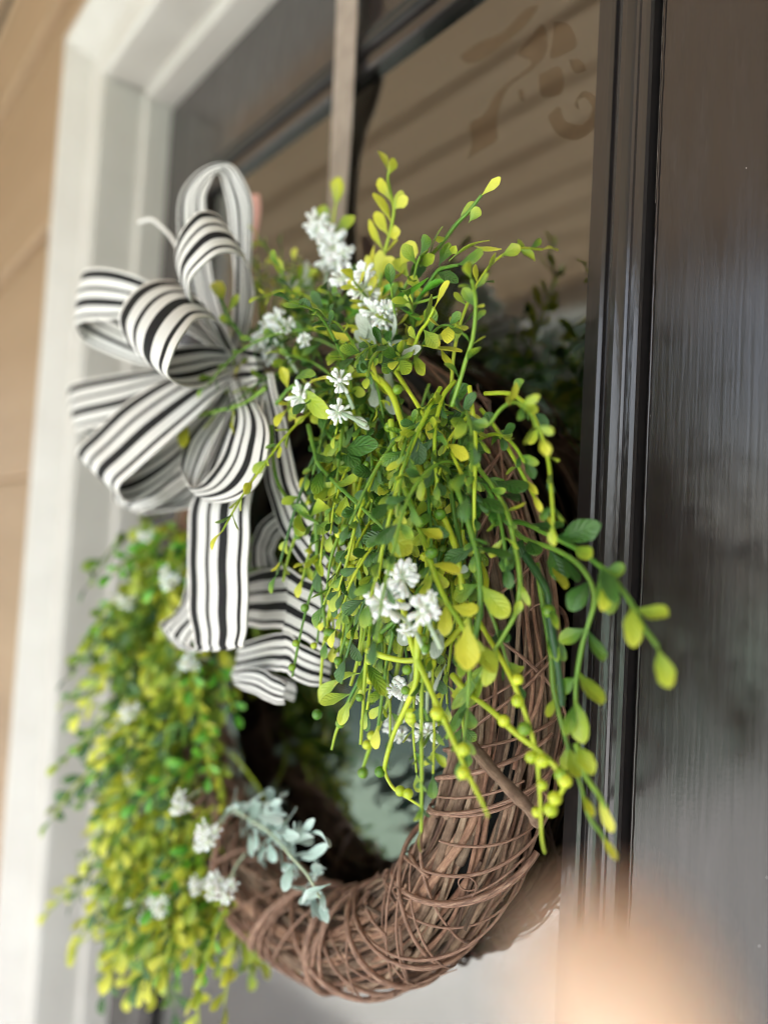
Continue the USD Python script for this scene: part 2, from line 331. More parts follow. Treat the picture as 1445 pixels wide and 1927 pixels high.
# ------------------------------------------------------------------ casing round the door (profile swept up the side and along the head)
def sweep_profile(prof, path, normals):
    """prof: (a, b) with a along normal[k] at path[k] (mitred) and b along -y."""
    V, n = [], len(prof)
    for p, nn in zip(path, normals):
        for a, b in prof: V.append([p[0] + nn[0] * a, -b, p[1] + nn[1] * a])
    fs = []
    for k in range(len(path) - 1):
        for j in range(n):
            j2 = (j + 1) % n; o = k * n
            fs += [[o + j, o + j2, o + n + j2], [o + j, o + n + j2, o + n + j]]
    for j in range(1, n - 1):
        fs += [[0, j + 1, j], [(len(path) - 1) * n, (len(path) - 1) * n + j, (len(path) - 1) * n + j + 1]]
    t = trimesh.Trimesh(V, fs, process=False); trimesh.repair.fix_normals(t)
    return t


casing = thing('door_casing', 'white painted casing with beads around the dark front door', 'door casing', (DOOR_L, 0, 0))
cas = [(0.000, -0.06), (0.000, 0.034), (0.002, 0.037), (0.010, 0.037), (0.012, 0.040), (0.012, 0.092), (0.014, 0.097), (0.018, 0.101), (0.024, 0.101), (0.027, 0.096), (0.030, 0.094), (0.055, 0.102), (0.060, 0.112), (0.064, 0.118), (0.070, 0.130), (0.076, 0.135), (0.088, 0.135), (0.093, 0.130), (0.095, 0.124), (0.095, -0.06)]
zt = HEAD
obj('side_casing', sweep_profile(cas, [(DOOR_L, -0.05), (DOOR_L, zt)], [(-1, 0), (-1, 1)]), 'white_trim', casing, smooth=25)
obj('head_casing', sweep_profile(cas, [(DOOR_L, zt), (DOOR_R + 0.004, zt)], [(-1, 1), (1, 1)]), 'white_trim', casing, smooth=25)
obj('side_casing', sweep_profile(cas, [(DOOR_R + 0.004, zt), (DOOR_R + 0.004, -0.05)], [(1, 1), (1, 0)]), 'white_trim', casing, smooth=25)
structure('wall_right', box((DOOR_R + 0.1, -0.055, 0), (3, 0.12, 2.71)), 'cedar_siding')

# ------------------------------------------------------------------ the door
door = thing('front_door', 'dark brown glossy front door with a large framed window', 'door', (-0.6, 0, 0))
GX0, GX1, GZ0, GZ1 = -0.951, -0.2535, 1.5 - 0.95, 1.5 + 0.492          # outer edge of the lite frame
slab = m3.Manifold.cube([DOOR_R - DOOR_L - 0.004, 0.044, HEAD - 0.012]).translate([DOOR_L + 0.002, 0, 0.006])
slab = slab - m3.Manifold.cube([GX1 - GX0 + 0.007, 0.1, GZ1 - GZ0 + 0.007]).translate([GX0 - 0.0035, -0.03, GZ0 - 0.0035])
obj('door_panel', slab, 'door_paint', door)
fr = [(0.0, -0.012), (0.0, 0.0045), (0.0012, 0.0062), (0.0115, 0.0066), (0.0135, 0.0052), (0.0142, 0.0022), (0.0172, 0.0022), (0.0180, 0.0060), (0.0200, 0.0092), (0.0230, 0.0112), (0.0262, 0.0112), (0.0288, 0.0094), (0.0305, 0.0072), (0.0322, 0.0066), (0.0336, 0.0078), (0.0352, 0.0084), (0.0380, 0.0082), (0.0402, 0.0068), (0.0412, 0.0045), (0.0415, -0.012)]
wd = 0.0415
c = [(GX1 - wd, GZ0 + wd), (GX1 - wd, GZ1 - wd), (GX0 + wd, GZ1 - wd), (GX0 + wd, GZ0 + wd)]
nr = [(1, -1), (1, 1), (-1, 1), (-1, -1)]
for k in range(4):
    k2 = (k + 1) % 4
    # subdivide the length so that the paint can wobble a little
    n = 60
    path = [tuple(np.array(c[k]) * (1 - s) + np.array(c[k2]) * s) for s in np.linspace(0, 1, n)]
    ins = [nr[k]] + [tuple((np.array(nr[k]) + nr[k2]) / 2)] * (n - 2) + [nr[k2]]
    obj('frame_moulding', sweep_profile(fr, path, ins), 'frame_paint', door, smooth=22)
pane = obj('glass_pane', box((GX0 + 0.03, 0.0035, GZ0 + 0.03), (GX1 - 0.03, 0.0085, GZ1 - 0.03)), 'pane', door)
# the crust of old paint along the gap between frame and door
pz = np.linspace(0.95, 1.985, 420)
pw = np.array([meshkit.fbm(np.array([[0.3, 0.1, z * 90]]))[0] for z in pz]) if hasattr(meshkit, 'fbm') else rng.normal(0, .3, 420)
obj('paint_edge', tube(np.stack([GX1 + 0.0040 + 0.0007 * pw, np.full(420, -0.0004), pz], 1), 0.0007 + 0.0005 * np.abs(pw), 5)[:2], 'door_paint', door, smooth=True)
obj('paint_chip', tube(np.stack([GX1 + 0.0030 + 0.0004 * pw[250:345], np.full(95, -0.0002), np.linspace(1.72, 1.86, 95)], 1), np.clip(0.0006 * pw[250:345], 0.00005, 1), 5)[:2], 'paint_crust', door, smooth=True)
# the room behind the pane
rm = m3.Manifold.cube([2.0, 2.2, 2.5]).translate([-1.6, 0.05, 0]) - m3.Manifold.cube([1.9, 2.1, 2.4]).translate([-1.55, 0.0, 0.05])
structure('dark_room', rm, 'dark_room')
# ornament etched on the pane
from shapely.geometry import Polygon, LineString
from shapely import affinity


def on_glass(u, v):
    p = P(u, v, 0.4035); return (p[0], p[2])


def etched(polys):
    for pts in polys:
        q = Polygon(catmull([on_glass(*p) for p in pts + pts[:1]], 8 * len(pts))).buffer(0)
        for g in getattr(q, 'geoms', [q]):
            if g.area < 1e-6: continue
            t = trimesh.creation.extrude_polygon(g, 0.0004, engine='earcut')
            v = t.vertices; t = trimesh.Trimesh(np.stack([v[:, 0], 0.0026 + v[:, 2], v[:, 1]], 1), t.faces[:, ::-1])
            obj('etched_scroll', t, 'etched', door)


etched([
    [(878, 300), (888, 268), (884, 232), (910, 215), (932, 178), (950, 160), (1000, 118), (975, 100), (1005, 60), (1022, 45), (1030, 90), (1004, 128), (955, 165), (934, 225), (934, 262), (900, 285)],
    [(1042, 40), (1070, 45), (1085, 80), (1070, 96), (1036, 108), (1040, 70)],
    [(1013, 140), (1054, 125), (1057, 172), (1020, 180)],
    [(1070, 112), (1090, 110), (1102, 130), (1080, 135)],
    [(1030, 218), (1052, 200), (1062, 225), (1090, 235), (1108, 222), (1114, 200), (1100, 182), (1086, 190), (1090, 205), (1082, 196), (1095, 172), (1118, 178), (1128, 205), (1118, 240), (1085, 262), (1050, 252)],
    [(865, 105), (900, 80), (945, 60), (985, 20), (1012, 10), (990, 45), (950, 80), (905, 112), (878, 118)],
    [(975, 170), (984, 168), (985, 188), (978, 186)]])
# the ribbon that carries the wreath, over the top of the door
a0, a1 = P(652, 20, 0.392), P(630, 640, 0.372)
hang = thing('hanging_ribbon', 'narrow taupe satin ribbon hanging down the glass above the wreath', 'ribbon', tuple(a1))


def ribbon(name, A, B, material, parent, n=60, thick=0.0006, across=7, crown=0.0, cord=0.0, wobble=0.0):
    """A woven band between two edge curves (control points); closed, with uv (u across 0..1, v along in metres)."""
    A, B = catmull(A, n), catmull(B, n)
    wv = np.linspace(0, 1, n); e1, e2 = rng.uniform(0, 6, 3), rng.uniform(0, 6, 3)
    for E_, e_ in ((A, e1), (B, e2)):
        E_ += wobble * np.outer(.0011 * np.sin(19 * wv + e_[0]) + .0007 * np.sin(41 * wv + e_[1]), [.3, .8, .5])
    s = np.linspace(0, 1, across)
    G = A[:, None] * (1 - s)[None, :, None] + B[:, None] * s[None, :, None]
    Tn = np.gradient(G, axis=0); Sn = (B - A)[:, None] + 0 * G
    N = np.cross(Tn, Sn); N /= np.linalg.norm(N, axis=2, keepdims=True) + 1e-12
    G = G + N * (crown * np.sin(np.pi * s))[None, :, None]
    L = np.append(0, np.cumsum(np.linalg.norm(np.diff((A + B) / 2, axis=0), axis=1)))
    th = np.full(across, thick / 2); th[[0, -1]] = max(thick / 2, cord)
    top, bot = G + N * th[None, :, None], G - N * th[None, :, None]
    uv = np.stack(np.broadcast_arrays(s[None, :], L[:, None]), 2).reshape(-1, 2)
    V = np.vstack([top.reshape(-1, 3), bot.reshape(-1, 3)]); off = n * across
    fs = []
    for i in range(n - 1):
        for j in range(across - 1):
            a, b, c2, d = i * across + j, i * across + j + 1, (i + 1) * across + j + 1, (i + 1) * across + j
            fs += [[a, b, c2], [a, c2, d], [off + a, off + c2, off + b], [off + a, off + d, off + c2]]
        for j in (0, across - 1):
            a, d = i * across + j, (i + 1) * across + j
            fs += [[a, d, off + d], [a, off + d, off + a]] if j == 0 else [[a, off + d, d], [a, off + a, off + d]]
    for i in (0, n - 1):
        for j in range(across - 1):
            a, b = i * across + j, i * across + j + 1
            fs += [[a, off + b, b], [a, off + a, off + b]] if i == 0 else [[a, b, off + b], [a, off + b, off + a]]
    return obj(name, (V, np.array(fs)), material, parent, smooth=50 if False else True, uv=np.vstack([uv, uv]))


ribbon('ribbon_band', [P(648, -420, .386), P(639, -200, .386), P(632, 60, .386), P(627, 170, .3905), P(623, 260, .3975), P(616, 420, .3985), P(604, 640, .388)],
       [P(684, -420, .386), P(678, -200, .386), P(669, 60, .386), P(664, 170, .3905), P(659, 260, .3975), P(648, 420, .3985), P(632, 640, .388)], 'taupe_ribbon', hang, 40, 0.0007)
ribbon('folded_edge', [P(671, -420, .3845), P(667, -200, .3845), P(658, 60, .3845), P(653, 170, .389), P(649, 260, .396), P(638, 420, .397), P(622, 640, .386)],
       [P(685, -420, .3845), P(679, -200, .3845), P(670, 60, .3845), P(665, 170, .389), P(660, 260, .396), P(649, 420, .397), P(633, 640, .386)], 'taupe_ribbon', hang, 40, 0.0012)

# ------------------------------------------------------------------ grapevine ring
RC = np.array([-0.556, -0.038, 1.5 - 0.0855]); RR, RB = 0.2400, 0.0332
wreath = thing('grapevine_ring', 'round brown grapevine wreath base of bundled twigs hanging on the door', 'wreath', tuple(RC))


def on_ring(th, rho, phi):
    e = np.array([math.cos(th), 0, math.sin(th)])
    return RC + e * (RR + rho * math.cos(phi)) + np.array([0, -1, 0]) * rho * math.sin(phi)


for k in range(235):                                                # the bundle of twigs
    th0 = rng.uniform(0, 2 * np.pi) if k > 120 else -np.pi / 2 + rng.uniform(-1.9, 1.0)
    span = rng.uniform(0.9, 2.6); n = int(18 + span * 14)
    ph0, dph = rng.uniform(0, 2 * np.pi), rng.normal(0, 0.55)
    shell = rng.uniform(0.35, 1.0) ** 0.5
    wob = rng.uniform(0, 6, 6); r0 = rng.choice([0.0013, 0.0018, 0.0023, 0.003, 0.0042], p=[.25, .3, .22, .15, .08])
    pts = []
    for s in np.linspace(0, 1, n):
        rho = (RB - r0) * shell * (1 + 0.07 * math.sin(9 * s + wob[0]) + 0.05 * math.sin(23 * s + wob[1]))
        if k % 6 == 0: rho += 0.006 * max(0, s - 0.8) / 0.2
        pts.append(on_ring(th0 + span * s, rho, ph0 + dph * s + 0.18 * math.sin(7 * s + wob[2]) + 0.09 * math.sin(19 * s + wob[3])))
    rad = r0 * (1 - 0.35 * np.linspace(0, 1, n)) * (1 + 0.09 * np.sin(np.linspace(0, 40, n) + wob[4]))
    kn = rng.integers(4, n - 4, 2); rad[kn] *= 1.3                  # nodes
    put_tube('twig', catmull(pts, n * 2), np.interp(np.linspace(0, 1, 2 * n), np.linspace(0, 1, n), rad), 'bark', wreath, 7)
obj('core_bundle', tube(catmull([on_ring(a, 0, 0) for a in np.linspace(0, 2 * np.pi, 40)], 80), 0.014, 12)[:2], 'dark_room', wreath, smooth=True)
for k in range(50):                                                 # vines wound round the bundle
    th0 = rng.uniform(-2.7, -0.12) if k < 46 else rng.uniform(0, 2 * np.pi)
    span = rng.uniform(0.5, 1.5) * rng.choice([-1, 1]); turns = rng.uniform(0.6, 2.0)
    ph0 = rng.uniform(0, 2 * np.pi); sg = rng.choice([-1, 1]); r0 = rng.choice([0.0008, 0.0011, 0.0015, 0.0022], p=[.5, .36, .12, .02])
    n = int(24 * turns) + 10; w = rng.uniform(0, 6, 3)
    s = np.linspace(0, 1, n)
    pts = [on_ring(th0 + span * q + 0.03 * math.sin(8 * q + w[0]), RB * (1.03 + 0.07 * math.sin(11 * q + w[1])) + r0, ph0 + sg * 2 * np.pi * turns * q + 0.25 * math.sin(6 * q + w[2])) for q in s]
    put_tube('wrapping_vine', catmull(pts, n * 2), r0 * (1 + 0.12 * np.sin(np.linspace(0, 30, n * 2))), 'vine_bark', wreath, 6)
# the thick vines that show: one steep across the right side, two round the bottom
for th_a, th_b, pa, pb, r0 in ((-1.75, -1.30, -0.4, 3.6, 0.0036), (-2.15, -1.62, 3.4, 0.2, 0.0034), (-1.32, -1.12, -0.6, 3.3, 0.003), (-0.86, -1.0, -0.5, 3.0, 0.0022)):
    pts = [on_ring(th_a + (th_b - th_a) * q, RB * 1.06 + r0 * 0.6, pa + (pb - pa) * q) for q in np.linspace(0, 1, 22)]
    put_tube('wrapping_vine', catmull(pts, 50), r0 * (1 + 0.08 * np.sin(np.linspace(0, 17, 50))), 'vine_bark', wreath, 8)
pts = np.array([P(858, 1352, .336), P(880, 1390, .324), P(915, 1436, .3195), P(955, 1480, .3215), P(995, 1522, .334), P(1012, 1548, .350)])
put_tube('wrapping_vine', catmull(pts, 60), 0.0036 * (1 + 0.10 * np.sin(np.linspace(0, 21, 60)) + 0.05 * np.sin(np.linspace(0, 55, 60))), 'bark', wreath, 9)
for k in range(46):                                                 # dry tendrils and broken ends
    th = rng.uniform(-2.4, 0.9); ph = rng.uniform(-0.6, 3.0)
    p0 = on_ring(th, RB * 0.95, ph); nrm = (p0 - on_ring(th, 0, 0)); nrm /= np.linalg.norm(nrm)
    tan = np.array([-math.sin(th), 0, math.cos(th)]) * rng.choice([-1, 1]); q3 = np.cross(nrm, tan)
    if k % 3:
        turns, rad0 = rng.uniform(0.4, 1.6), rng.uniform(0.003, 0.007)
        s = np.linspace(0, 1, 26)
        pts = p0 + np.outer(rad0 * (0.3 + 1.2 * s) * np.sin(2 * np.pi * turns * s), tan) + np.outer(0.008 * s, nrm) + np.outer(rad0 * (np.cos(2 * np.pi * turns * s) - 1), q3)
        put_tube('tendril', pts, 0.0007 * (1 - 0.5 * s), 'vine_bark', wreath, 5)
    else:
        ln = rng.uniform(0.01, 0.024)
        pts = p0 + np.outer(np.linspace(-0.2, 1, 8) * ln, nrm * 0.5 + tan * 0.8 + q3 * rng.normal(0, 0.3))
        put_tube('twig_stub', pts, np.linspace(0.0016, 0.0011, 8), 'bark', wreath, 6)

# ------------------------------------------------------------------ leaves, berries, flowers
PROF = np.array([(0, .09), (.1, .10), (.22, .30), (.38, .66), (.55, .93), (.70, 1.0), (.82, .90), (.92, .62), (.975, .33), (1, .06)])
LANC = np.array([(0, .10), (.08, .14), (.2, .5), (.4, .95), (.55, 1.0), (.7, .82), (.85, .5), (.94, .25), (.98, .12), (1, .03)])


def leaf_mesh(base, tip, width, normal, curl=0.1, cup=0.25, prof=PROF, thick=0.0005, twist=0.0, rows=None, cols=7):
    base, tip = np.asarray(base, float), np.asarray(tip, float)
    L = np.linalg.norm(tip - base); D = (tip - base) / L
    N = np.asarray(normal, float); N = N - D * (N @ D); N /= np.linalg.norm(N) + 1e-9
    S = np.cross(D, N)
    t = prof[:, 0] if rows is None else np.linspace(0, 1, rows); w = np.interp(t, prof[:, 0], prof[:, 1]) * width / 2
    ew = rng.uniform(0, 6, 4)
    wl, wr = w * (1 + .07 * np.sin(11 * t + ew[0]) + .05 * np.sin(23 * t + ew[1])), w * (1 + .07 * np.sin(11 * t + ew[2]) + .05 * np.sin(23 * t + ew[3]))
    x = np.linspace(-1, 1, cols)
    rows = len(t)
    V, U = [], []
    th = thick * (1 - 0.85 * np.abs(x) ** 3)
    for sgn in (1, -1):
        for i in range(rows):
            a = twist * (t[i] - 0.3); ca, sa = math.cos(a), math.sin(a)
            Si, Ni = S * ca + N * sa, N * ca - S * sa
            h = curl * L * (math.sin(np.pi * t[i]))
            zc = cup * w[i] * (np.abs(x) ** 1.5) + 0.05 * w[i] * np.sin(7 * t[i] + 3 * x)
            th_i = th * (1 + 1.2 * max(0, 0.25 - t[i]) / 0.25)
            V.append(base + D * (t[i] * L) + np.outer(np.where(x < 0, wl[i], wr[i]) * x, Si) + N * h + np.outer(zc + sgn * th_i / 2, Ni))
            U.append(np.stack([(x + 1) / 2, np.full(cols, t[i])], 1))
    V, U = np.vstack(V), np.vstack(U); off = rows * cols; fs = []
    for i in range(rows - 1):
        for j in range(cols - 1):
            a, b, c2, d = i * cols + j, i * cols + j + 1, (i + 1) * cols + j + 1, (i + 1) * cols + j
            fs += [[a, b, c2], [a, c2, d], [off + a, off + c2, off + b], [off + a, off + d, off + c2]]
        for j in (0, cols - 1):
            a, d = i * cols + j, (i + 1) * cols + j
            fs += [[a, d, off + d], [a, off + d, off + a]] if j == 0 else [[a, off + d, d], [a, off + a, off + d]]
    for i in (0, rows - 1):
        for j in range(cols - 1):
            a, b = i * cols + j, i * cols + j + 1
            fs += [[a, off + b, b], [a, off + a, off + b]] if i == 0 else [[a, b, off + b], [a, off + b, off + a]]
    return V, np.array(fs), U


def put_leaf(parent, base, tip, width, normal, material, local=False, **k):
    V, fs, U = leaf_mesh(base, tip, width, normal, **k)
    return obj('leaf', (V, fs), material, parent, smooth=True, uv=U, local=local)


def face_normal(p, spread=0.5):
    n = CAM - np.asarray(p); n /= np.linalg.norm(n)
    n = n + np.array([0, 0, 0.45]) + rng.normal(0, spread, 3)
    return n / np.linalg.norm(n)


SPH = trimesh.creation.icosphere(subdivisions=2)


def put_berry(parent, p, r, material, local=False):
    v = SPH.vertices * [1, 1, 1.0]
    d = rng.normal(0, 1, 3); d /= np.linalg.norm(d)
    c3 = v @ d
    v = v * (1 - 0.10 * np.clip(c3 - 0.75, 0, 1) * 4)[:, None] + np.outer(0.05 * np.sin(6 * c3), d) * 0.3
    return obj('berry', (np.asarray(p) + v * r, SPH.faces), material, parent, smooth=True, local=local)


def px(pts, t0, t1=None):
    t1 = t0 if t1 is None else t1
    return np.array([P(u, v, t) for (u, v), t in zip(pts, np.linspace(t0, t1, len(pts)))])


def stem(parent, pts, r0, r1, material, name='stem', sides=7, n=None):
    n = n or max(12, 5 * len(pts))
    q = catmull(pts, n)
    rr = np.linspace(r0, r1, n) * (1 + 0.07 * np.sin(np.linspace(0, 25, n)))
    put_tube(name, q, rr, material, parent, sides)
    return q


def pick(ws):
    ks = list(ws); p = np.array([ws[k] for k in ks], float)
    return ks[rng.choice(len(ks), p=p / p.sum())]


def hero(label, stems, leaves, mat_stem='stem_green', r=(0.0016, 0.0011), name='leafy_spray', cat='leafy spray', group=None, berries=(), berry_r=0.0033):
    """stems: (pixels, t0, t1); leaves: (base px, tip px, width px, material, t or None[, options])."""
    st = [px(p, a, b) for p, a, b in stems]
    base = st[0][0] if st else P(*leaves[0][0], leaves[0][4])
    o = thing(name, label, cat, tuple(base), group)
    curves = [stem(o, s, r[0], r[1], mat_stem) for s in st]
    allp = np.vstack(curves) if curves else None
    for lf in leaves:
        b, tp, w, mt = lf[:4]
        t = lf[4] if len(lf) > 4 and lf[4] else None
        if t is None:                                               # root it on the nearest stem point
            d = np.array([project(q) for q in allp]) - np.array(b)
            i = int(np.argmin((d ** 2).sum(1))); t = allp[i][1] - CAM[1]
            B = allp[i] if (d[i] ** 2).sum() < 14 ** 2 else P(*b, t)
        else:
            B = P(*b, t)
        opt = lf[5] if len(lf) > 5 else {}
        dt = opt.get('dt', rng.uniform(-0.012, 0.004))
        Tp = P(*tp, t + dt)
        put_leaf(o, B, Tp, w * depth(Tp) / F * 1.06, face_normal(B, opt.get('sp', 0.35)), mt, curl=opt.get('curl', rng.uniform(-0.06, 0.14)), cup=opt.get('cup', rng.uniform(-0.1, 0.45)), prof=opt.get('prof', PROF), twist=rng.normal(0, 0.25))
    for bb in berries:
        t = bb[3] if len(bb) > 3 else None
        d = np.array([project(q) for q in allp]) - np.array(bb[:2])
        i = int(np.argmin((d ** 2).sum(1))); t = allp[i][1] - CAM[1]
        Pb = P(bb[0], bb[1], t - 0.002)
        put_berry(o, Pb, berry_r * rng.uniform(0.85, 1.15), 'berry_green' if bb[2] == 'g' else 'berry_lime')
    return o


def project(p):
    d = np.asarray(p) - CAM; z = d @ FW
    return np.array([W / 2 + F * (d @ RT) / z, H / 2 - F * (d @ UP) / z])


D_, M_, L_, Y_, G_, S_, FR = 'leaf_dark', 'leaf_mid', 'leaf_lime', 'leaf_yellow', 'leaf_grass', 'leaf_silver', 'leaf_frost'

# ------------------------------------------------------------------ the striped bow
bow = thing('striped_bow', 'large black and cream striped ribbon bow at the top of the wreath', 'bow', tuple(P(470, 690, .275)))


def zoom1(x, y): return 100 + x / 2.779, 280 + y / 2.779
def zoom2(x, y): return 100 + x / 3.44, 640 + y / 3.44
def zoom3(x, y): return 100 + x / 2.408, 780 + y / 2.408
def zoom4(x, y): return 420 + x / 4.19, 880 + y / 4.19


def loop(name, z, st, n=110):
    A = [P(*z(a, b), t) for a, b, c, d, t in st]; B = [P(*z(c, d), t) for a, b, c, d, t in st]
    ribbon(name, A, B, 'striped_ribbon', bow, n, 0.0006, 9, crown=0.002, cord=0.0008, wobble=0.55)


K1 = (905, 1085, 975, 1130, .276)
K1b = (935, 1060, 990, 1150, .280)
loop('bow_loop', zoom1, [K1, (700, 740, 880, 930, .25), (560, 690, 775, 880, .22), (425, 745, 690, 950, .20), (355, 860, 625, 1070, .19), (365, 960, 605, 1170, .192), (460, 1075, 660, 1235, .208), (640, 1040, 780, 1245, .235), (800, 1030, 890, 1190, .26), K1b])
loop('bow_loop', zoom1, [(890, 1060, 950, 1130, .284), (640, 770, 700, 960, .25), (480, 685, 420, 890, .224), (330, 632, 270, 895, .207), (190, 625, 148, 905, .197), (150, 680, 124, 935, .197), (190, 790, 170, 1010, .21), (380, 900, 330, 1085, .232), (600, 1010, 560, 1140, .258), (900, 1070, 940, 1150, .284)])
loop('bow_loop', zoom1, [(920, 1060, 1000, 1060, .288), (950, 900, 1040, 830, .28), (955, 600, 1045, 700, .272), (935, 470, 1005, 580, .256), (855, 345, 955, 548, .24), (765, 330, 870, 545, .225), (685, 410, 785, 605, .216), (640, 540, 712, 700, .215), (680, 690, 725, 800, .224), (780, 880, 830, 920, .25), (900, 1050, 950, 1100, .28)])
loop('bow_loop', zoom1, [(900, 1060, 980, 1060, .292), (760, 860, 880, 860, .284), (690, 640, 830, 640, .272), (655, 420, 800, 400, .262), (670, 250, 795, 250, .257), (745, 130, 825, 170, .256), (865, 72, 850, 130, .258), (960, 105, 880, 160, .266), (1030, 230, 915, 300, .276), (1040, 420, 935, 470, .284), (1020, 700, 945, 720, .29), (990, 1050, 930, 1060, .295)])
loop('bow_loop', zoom2, [(1120, 200, 1180, 260, .28), (880, 230, 1080, 350, .262), (720, 260, 960, 460, .246), (450, 425, 720, 675, .222), (250, 615, 520, 855, .208), (170, 700, 432, 940, .203), (168, 745, 425, 985, .206), (300, 800, 480, 1040, .22), (560, 700, 640, 980, .24), (850, 520, 870, 760, .265), (1110, 260, 1160, 320, .285)])
loop('bow_loop', zoom2, [(1100, 180, 1160, 250, .286), (700, 195, 820, 360, .262), (400, 225, 520, 500, .24), (170, 270, 230, 570, .226), (110, 300, 160, 590, .223), (130, 360, 190, 600, .227), (330, 430, 400, 640, .245), (800, 350, 860, 500, .27), (1120, 220, 1160, 280, .29)])
loop('bow_loop', zoom2, [(1130, 300, 1200, 340, .29), (900, 640, 980, 820, .284), (640, 860, 800, 980, .272), (560, 930, 690, 1060, .262), (470, 950, 620, 1090, .258), (400, 970, 560, 1110, .258), (400, 1040, 580, 1120, .262), (540, 1060, 760, 1100, .27), (760, 960, 930, 1060, .282), (900, 780, 1010, 900, .29), (1140, 330, 1200, 380, .296)])
loop('bow_loop', zoom2, [(1130, 270, 1240, 270, .276), (1170, 500, 1390, 540, .256), (1120, 700, 1388, 760, .246), (1010, 880, 1290, 970, .238), (925, 950, 1110, 1050, .234), (850, 900, 960, 1020, .236), (822, 780, 930, 920, .243), (880, 620, 1010, 720, .256), (1050, 430, 1130, 480, .27), (1130, 300, 1200, 310, .284)])
loop('bow_tail', zoom3, [(850, -100, 960, -100, .276), (700, 250, 920, 250, .266), (628, 420, 888, 430, .254), (612, 640, 886, 650, .25), (618, 860, 880, 880, .25), (640, 1020, 866, 1020, .25), (640, 1062, 860, 1052, .252), (600, 1050, 800, 1060, .262)], 90)
loop('bow_tail', zoom3, [(780, 200, 860, 200, .285), (650, 560, 780, 560, .276), (580, 860, 720, 860, .27), (500, 940, 640, 1000, .264), (490, 960, 620, 1050, .262), (560, 1060, 680, 1075, .266)], 70)
loop('bow_tail', zoom4, [(120, 860, 150, 1240, .318), (220, 830, 200, 1250, .307), (330, 800, 320, 1265, .297), (450, 778, 440, 1270, .288), (485, 772, 475, 1278, .286), (520, 790, 510, 1300, .287), (640, 860, 630, 1360, .294), (800, 945, 790, 1450, .304), (940, 1010, 920, 1500, .315)], 80)
loop('bow_tail', zoom4, [(110, 1380, 60, 1640, .312), (200, 1370, 140, 1620, .304), (330, 1330, 300, 1600, .296), (450, 1305, 440, 1600, .288), (485, 1300, 480, 1610, .286), (520, 1320, 515, 1630, .287), (640, 1400, 630, 1700, .294), (760, 1460, 750, 1730, .302), (860, 1500, 850, 1740, .312)], 80)
loop('bow_tail', zoom4, [(500, 1700, 480, 1870, .29), (400, 1640, 380, 1850, .287), (250, 1580, 250, 1790, .288), (110, 1600, 130, 1730, .293), (95, 1630, 110, 1720, .30), (180, 1620, 200, 1740, .308), (400, 1640, 400, 1800, .314), (560, 1700, 560, 1840, .318)], 80)
loop('bow_tail', zoom4, [(215, 800, 430, 790, .305), (225, 640, 400, 690, .301), (270, 480, 420, 590, .297), (380, 370, 470, 530, .294), (500, 320, 540, 520, .296), (640, 380, 620, 580, .302), (760, 560, 700, 720, .312)], 70)
loop('bow_tail', zoom4, [(280, -700, 380, -750, .276), (310, -330, 500, -350, .279), (345, 100, 560, 20, .283), (440, 470, 720, 340, .287), (640, 760, 960, 620, .291), (880, 1010, 1180, 870, .296), (1060, 1180, 1330, 1060, .303)], 80)
# the pinched middle
loop('bow_knot', lambda a, b: (a, b), [(446, 640, 440, 742, .292), (455, 650, 452, 735, .276), (466, 655, 466, 730, .267), (478, 658, 481, 724, .266), (489, 660, 494, 720, .273), (498, 662, 504, 722, .285)], 40)
w = thing('wire_tie', 'thin white wire sticking out left of the top bow loops', 'wire', tuple(P(300, 425, .235)))
put_tube('wire', catmull([P(262, 418, .232), P(285, 412, .234), P(306, 428, .238), P(326, 452, .243), P(350, 500, .25)], 30), 0.0017, 'white_wire', w)
pk = thing('pink_strip', 'small pale pink strip standing behind the top bow loop', 'strip', tuple(P(480, 420, .33)))
ribbon('strip', [P(466, 365, .332), P(464, 410, .331), P(458, 470, .33)], [P(488, 365, .334), P(490, 400, .333), P(478, 470, .331)], 'pink_tape', pk, 16, 0.001)

# ------------------------------------------------------------------ hero sprays, traced stem by stem
hero('green spray reaching furthest right across the door frame, with three pale leaves at its tip',
     [([(955, 985), (984, 984), (1040, 1010), (1081, 1030), (1129, 1065), (1161, 1098), (1188, 1136), (1209, 1177), (1237, 1216)], .318, .300)],
     [((1055, 1006), (1131, 987), 43, D_), ((1040, 1010), (1106, 1014), 31, D_), ((986, 984), (1060, 990), 28, D_), ((1078, 1030), (1114, 1048), 28, L_), ((1136, 1068), (1175, 1076), 35, M_),
      ((1131, 1068), (1149, 1156), 40, M_), ((1128, 1066), (1160, 1135), 30, D_), ((1195, 1140), (1257, 1160), 38, L_), ((1186, 1138), (1191, 1219), 35, L_), ((1236, 1214), (1260, 1295), 34, L_), ((1146, 1090), (1132, 1150), 26, L_)])
hero('green spray hanging from the right side beside the black frame, ending in two lime leaves',
     [([(960, 990), (988, 1015), (1040, 1032), (1081, 1056), (1105, 1084), (1116, 1111), (1117, 1139), (1105, 1181), (1095, 1215), (1084, 1281), (1083, 1330)], .320, .312)],
     [((1027, 1030), (1062, 1094), 40, D_), ((1055, 1042), (1086, 1095), 30, D_), ((1035, 1060), (1063, 1108), 30, Y_), ((1108, 1092), (1071, 1149), 36, D_), ((1102, 1184), (1052, 1207), 29, M_), ((1103, 1184), (1135, 1245), 29, M_),
      ((1086, 1265), (1131, 1326), 40, L_), ((1084, 1272), (1048, 1303), 30, M_), ((1083, 1312), (1098, 1400), 38, L_), ((1080, 1320), (1062, 1385), 22, M_), ((990, 1015), (1010, 1045), 30, D_), ((985, 1020), (965, 1050), 28, D_)])
